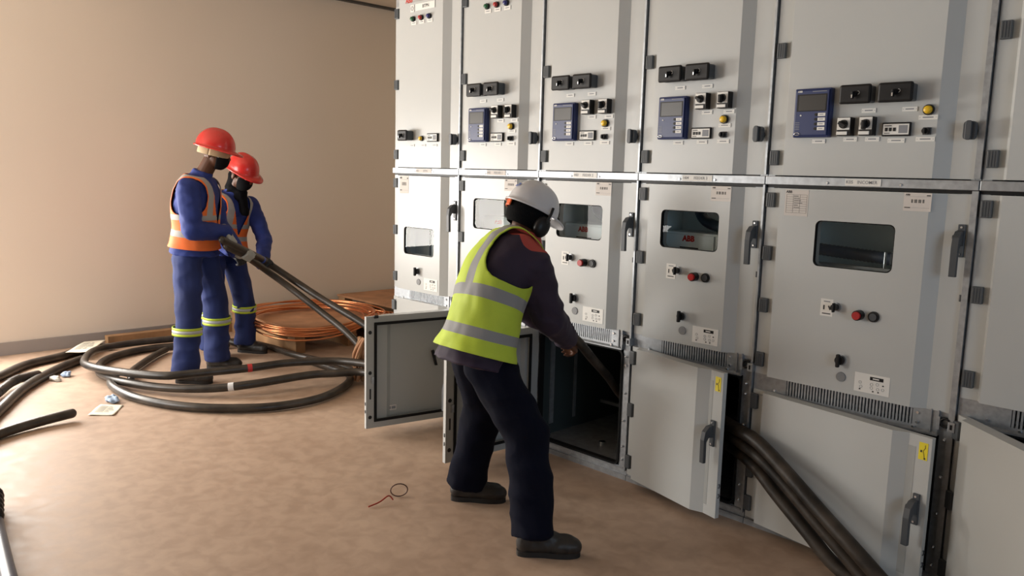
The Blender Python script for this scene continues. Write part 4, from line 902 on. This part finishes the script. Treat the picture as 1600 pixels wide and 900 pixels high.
# worker 2: behind, facing the camera a little
f2 = (.93, .36)
sp = dict(loc=(-6.05, -.2), label='person in red helmet and black scarf, standing behind the other worker in orange vest', fwd=f2, k=.93,
    spine=[(-6.120, -0.305, .84), (-6.120, -0.295, .98), (-6.100, -0.275, 1.13), (-6.055, -0.250, 1.29)], head=(-5.955, -0.225, 1.435), look=(.86, .30, -.42), up=(.35, .1, 1), skin=SKIN,
    arms=[((-6.030, -0.415, 1.19), (-5.980, -0.475, .98), (-5.810, -0.385, .86), (.6, .3, -.4), (0, .4, -1), 1, (50, 60, 40)),
          ((-6.105, -0.095, 1.19), (-5.955, -.045, .935), (-5.735, -.185, .755), (.85, -.35, .08), (.165, .563, .718), -1, (62, 62, 45))],
    legs=[((-6.090, -0.405, .78), (-6.050, -0.445, .46), (-6.110, -0.435, .09)), ((-6.150, -0.225, .78), (-6.070, -0.175, .46), (-6.110, -0.145, .09))],
    hem=-.16, shirtmat=CLB, trousermat=CLT, leg=(.094, .084, .080), sleeve=(.076, .062, .050), boots=[(-6.09, -.42, 5), (-6.10, -.145, 35)],
    bands=[((-6.070, -0.440, .35), (.02, 0, 1), .093), ((-6.085, -0.165, .37), (.1, 0, 1), .093)])
root, T, HF = person(sp)
vest(T, root, VO, .02, .975, .020, (.30, .11), .012, openfront=None, label='orange hi-vis vest with grey reflective bands, open at the neck')
helmet(HF, root, HRED, .98, 'red hard hat')
shell('face_mask', HF, (0, .018, -.040), (.069, .092, .080), 66, 150, 12, 168, MASK, root)
mb = MB(); N = V((-6.055, -0.250, 1.29)); d2 = V((.93, .36, 0))
T.loft(mb, .84, 1.02, -.004, KNIT); mb.ball(N+V((0, 0, .035))+d2*.02, (.078, .078, .055), KNIT, 16); cap(mb, N+d2*.07, N+d2*.115-V((0, 0, .15)), .055, .030, KNIT); cap(mb, HF(0, -.055, -.03), N, .055, .065, KNIT)
fused('scarf', mb, KNIT, .010, root, .010, 12, 2)
for k, a in enumerate(sp['arms']):
    mb = MB(); hand(mb, a[2], a[3], a[4], a[5], a[6], DGLOVE, 1.25); cap(mb, V(a[2])-V(a[3]).normalized()*.035, V(a[2])+V(a[3]).normalized()*.02, .035, .033, DGLOVE); fused('glove', mb, DGLOVE, .005, root, 0, 9, 1)

# worker 3: back to the camera, bending to the open compartment
f3 = (.42, .91)
shR = V((-2.27, -.70, 1.14))
def patch3(c):   # red shoulder yoke: positive inside
    p = c-V((-2.37, -.70, 1.195)); return .105-math.sqrt((p.x*1.0)**2+(p.y*.8)**2+(p.z*1.15)**2)
sp = dict(loc=(-2.36, -.82), label='person with white helmet and lime yellow vest seen from behind, reaching into the open cabinet', fwd=f3, k=.93,
    spine=[(-2.457, -.90, .79), (-2.455, -.85, .94), (-2.458, -.775, 1.085), (-2.435, -.655, 1.215)], head=(-2.468, -.60, 1.312), look=(.18, .90, -.42), up=(.12, .35, 1), skin=SKIN,
    arms=[((-2.315, -.735, 1.120), (-2.325, -.61, .89), (-2.415, -.39, .755), (-.1, .8, -.5), (-.8, .0, -.5), 1, (50, 55, 35)),
          ((-2.61, -.63, 1.12), (-2.68, -.50, .92), (-2.58, -.32, .78), (.3, .9, -.3), (.6, .0, -.8), -1, (40, 45, 30))],
    legs=[((-2.385, -.905, .73), (-2.20, -.85, .44), (-2.10, -.905, .09)), ((-2.57, -.83, .73), (-2.62, -.70, .46), (-2.68, -.755, .09))],
    hem=-.34, shirtmat=patch_mat('dark_purple_jersey', (.022, .012, .030), (.40, .055, .04)), trousermat=CLN, leg=(.106, .094, .084), sleeve=(.084, .074, .052), patch=patch3, boots=[(-2.085, -.905, 44), (-2.67, -.755, 42)])
root, T, HF = person(sp)
vest(T, root, VY, -.15, .985, .026, (.70, .09), .016, (.215, .085, .79, .30), wr=.010, label='lime yellow hi-vis vest with grey reflective bands')
h = helmet(HF, root, HWHT, .90, 'white hard hat')
shell('knit_cap', HF, (0, -.010, .005), (.084, .100, .095), 55, 128, 150, 390, KNIT, root, label='black knitted cap under the helmet')
for sx in (-1, 1):
    mb = MB(); X = HF.mat(); mb.ball((sx*.100, .012, -.030), (.024, .038, .048), BLACK, 18, X); mb.ball((sx*.086, .012, -.030), (.014, .034, .043), RUBBER, 14, X); mb.tube([HF(sx*.118, .012, -.01), HF(sx*.124, .014, .03), HF(sx*.118, .016, .06)], .006, BLACK, 8)
    o = mb.build('ear_defender', root); settle(o)
mb = MB(); X = HF.mat()
for ph in (262, 238, 222):
    a = R(ph); mb.box(-.018, .018, -.004, .004, -.016, .014, ORPL, .003, X @ Matrix.Translation((.094*math.cos(a), .112*math.sin(a)-.008, .018)) @ Matrix.Rotation(a-R(90), 4, 'Z'))
o = mb.build('harness_pad', root, label='orange harness pads under the white helmet'); settle(o)
mb = MB(); vs = []
for i in range(9):
    for j in range(9):
        th = R(48+14*i/8); ph = R(252+22*j/8); sn = math.sin(th)**.88; vs.append((.1085*sn*math.cos(ph), .1315*sn*math.sin(ph)-.004, .1085*math.cos(th)+.0385+.001))
mb.add(vs, [(i*9+j, (i+1)*9+j, (i+1)*9+j+1, i*9+j+1) for i in range(8) for j in range(8) if abs((i-3.5)/4)**2+abs((j-3.5)/4)**2 < 1.05 and not (i in (3, 4) and 1 < j < 6)], mat('emblem_blue', (.05, .12, .45), .4), True, X)
o = mb.build('helmet_emblem', h, label='small blue oval emblem'); settle(o)
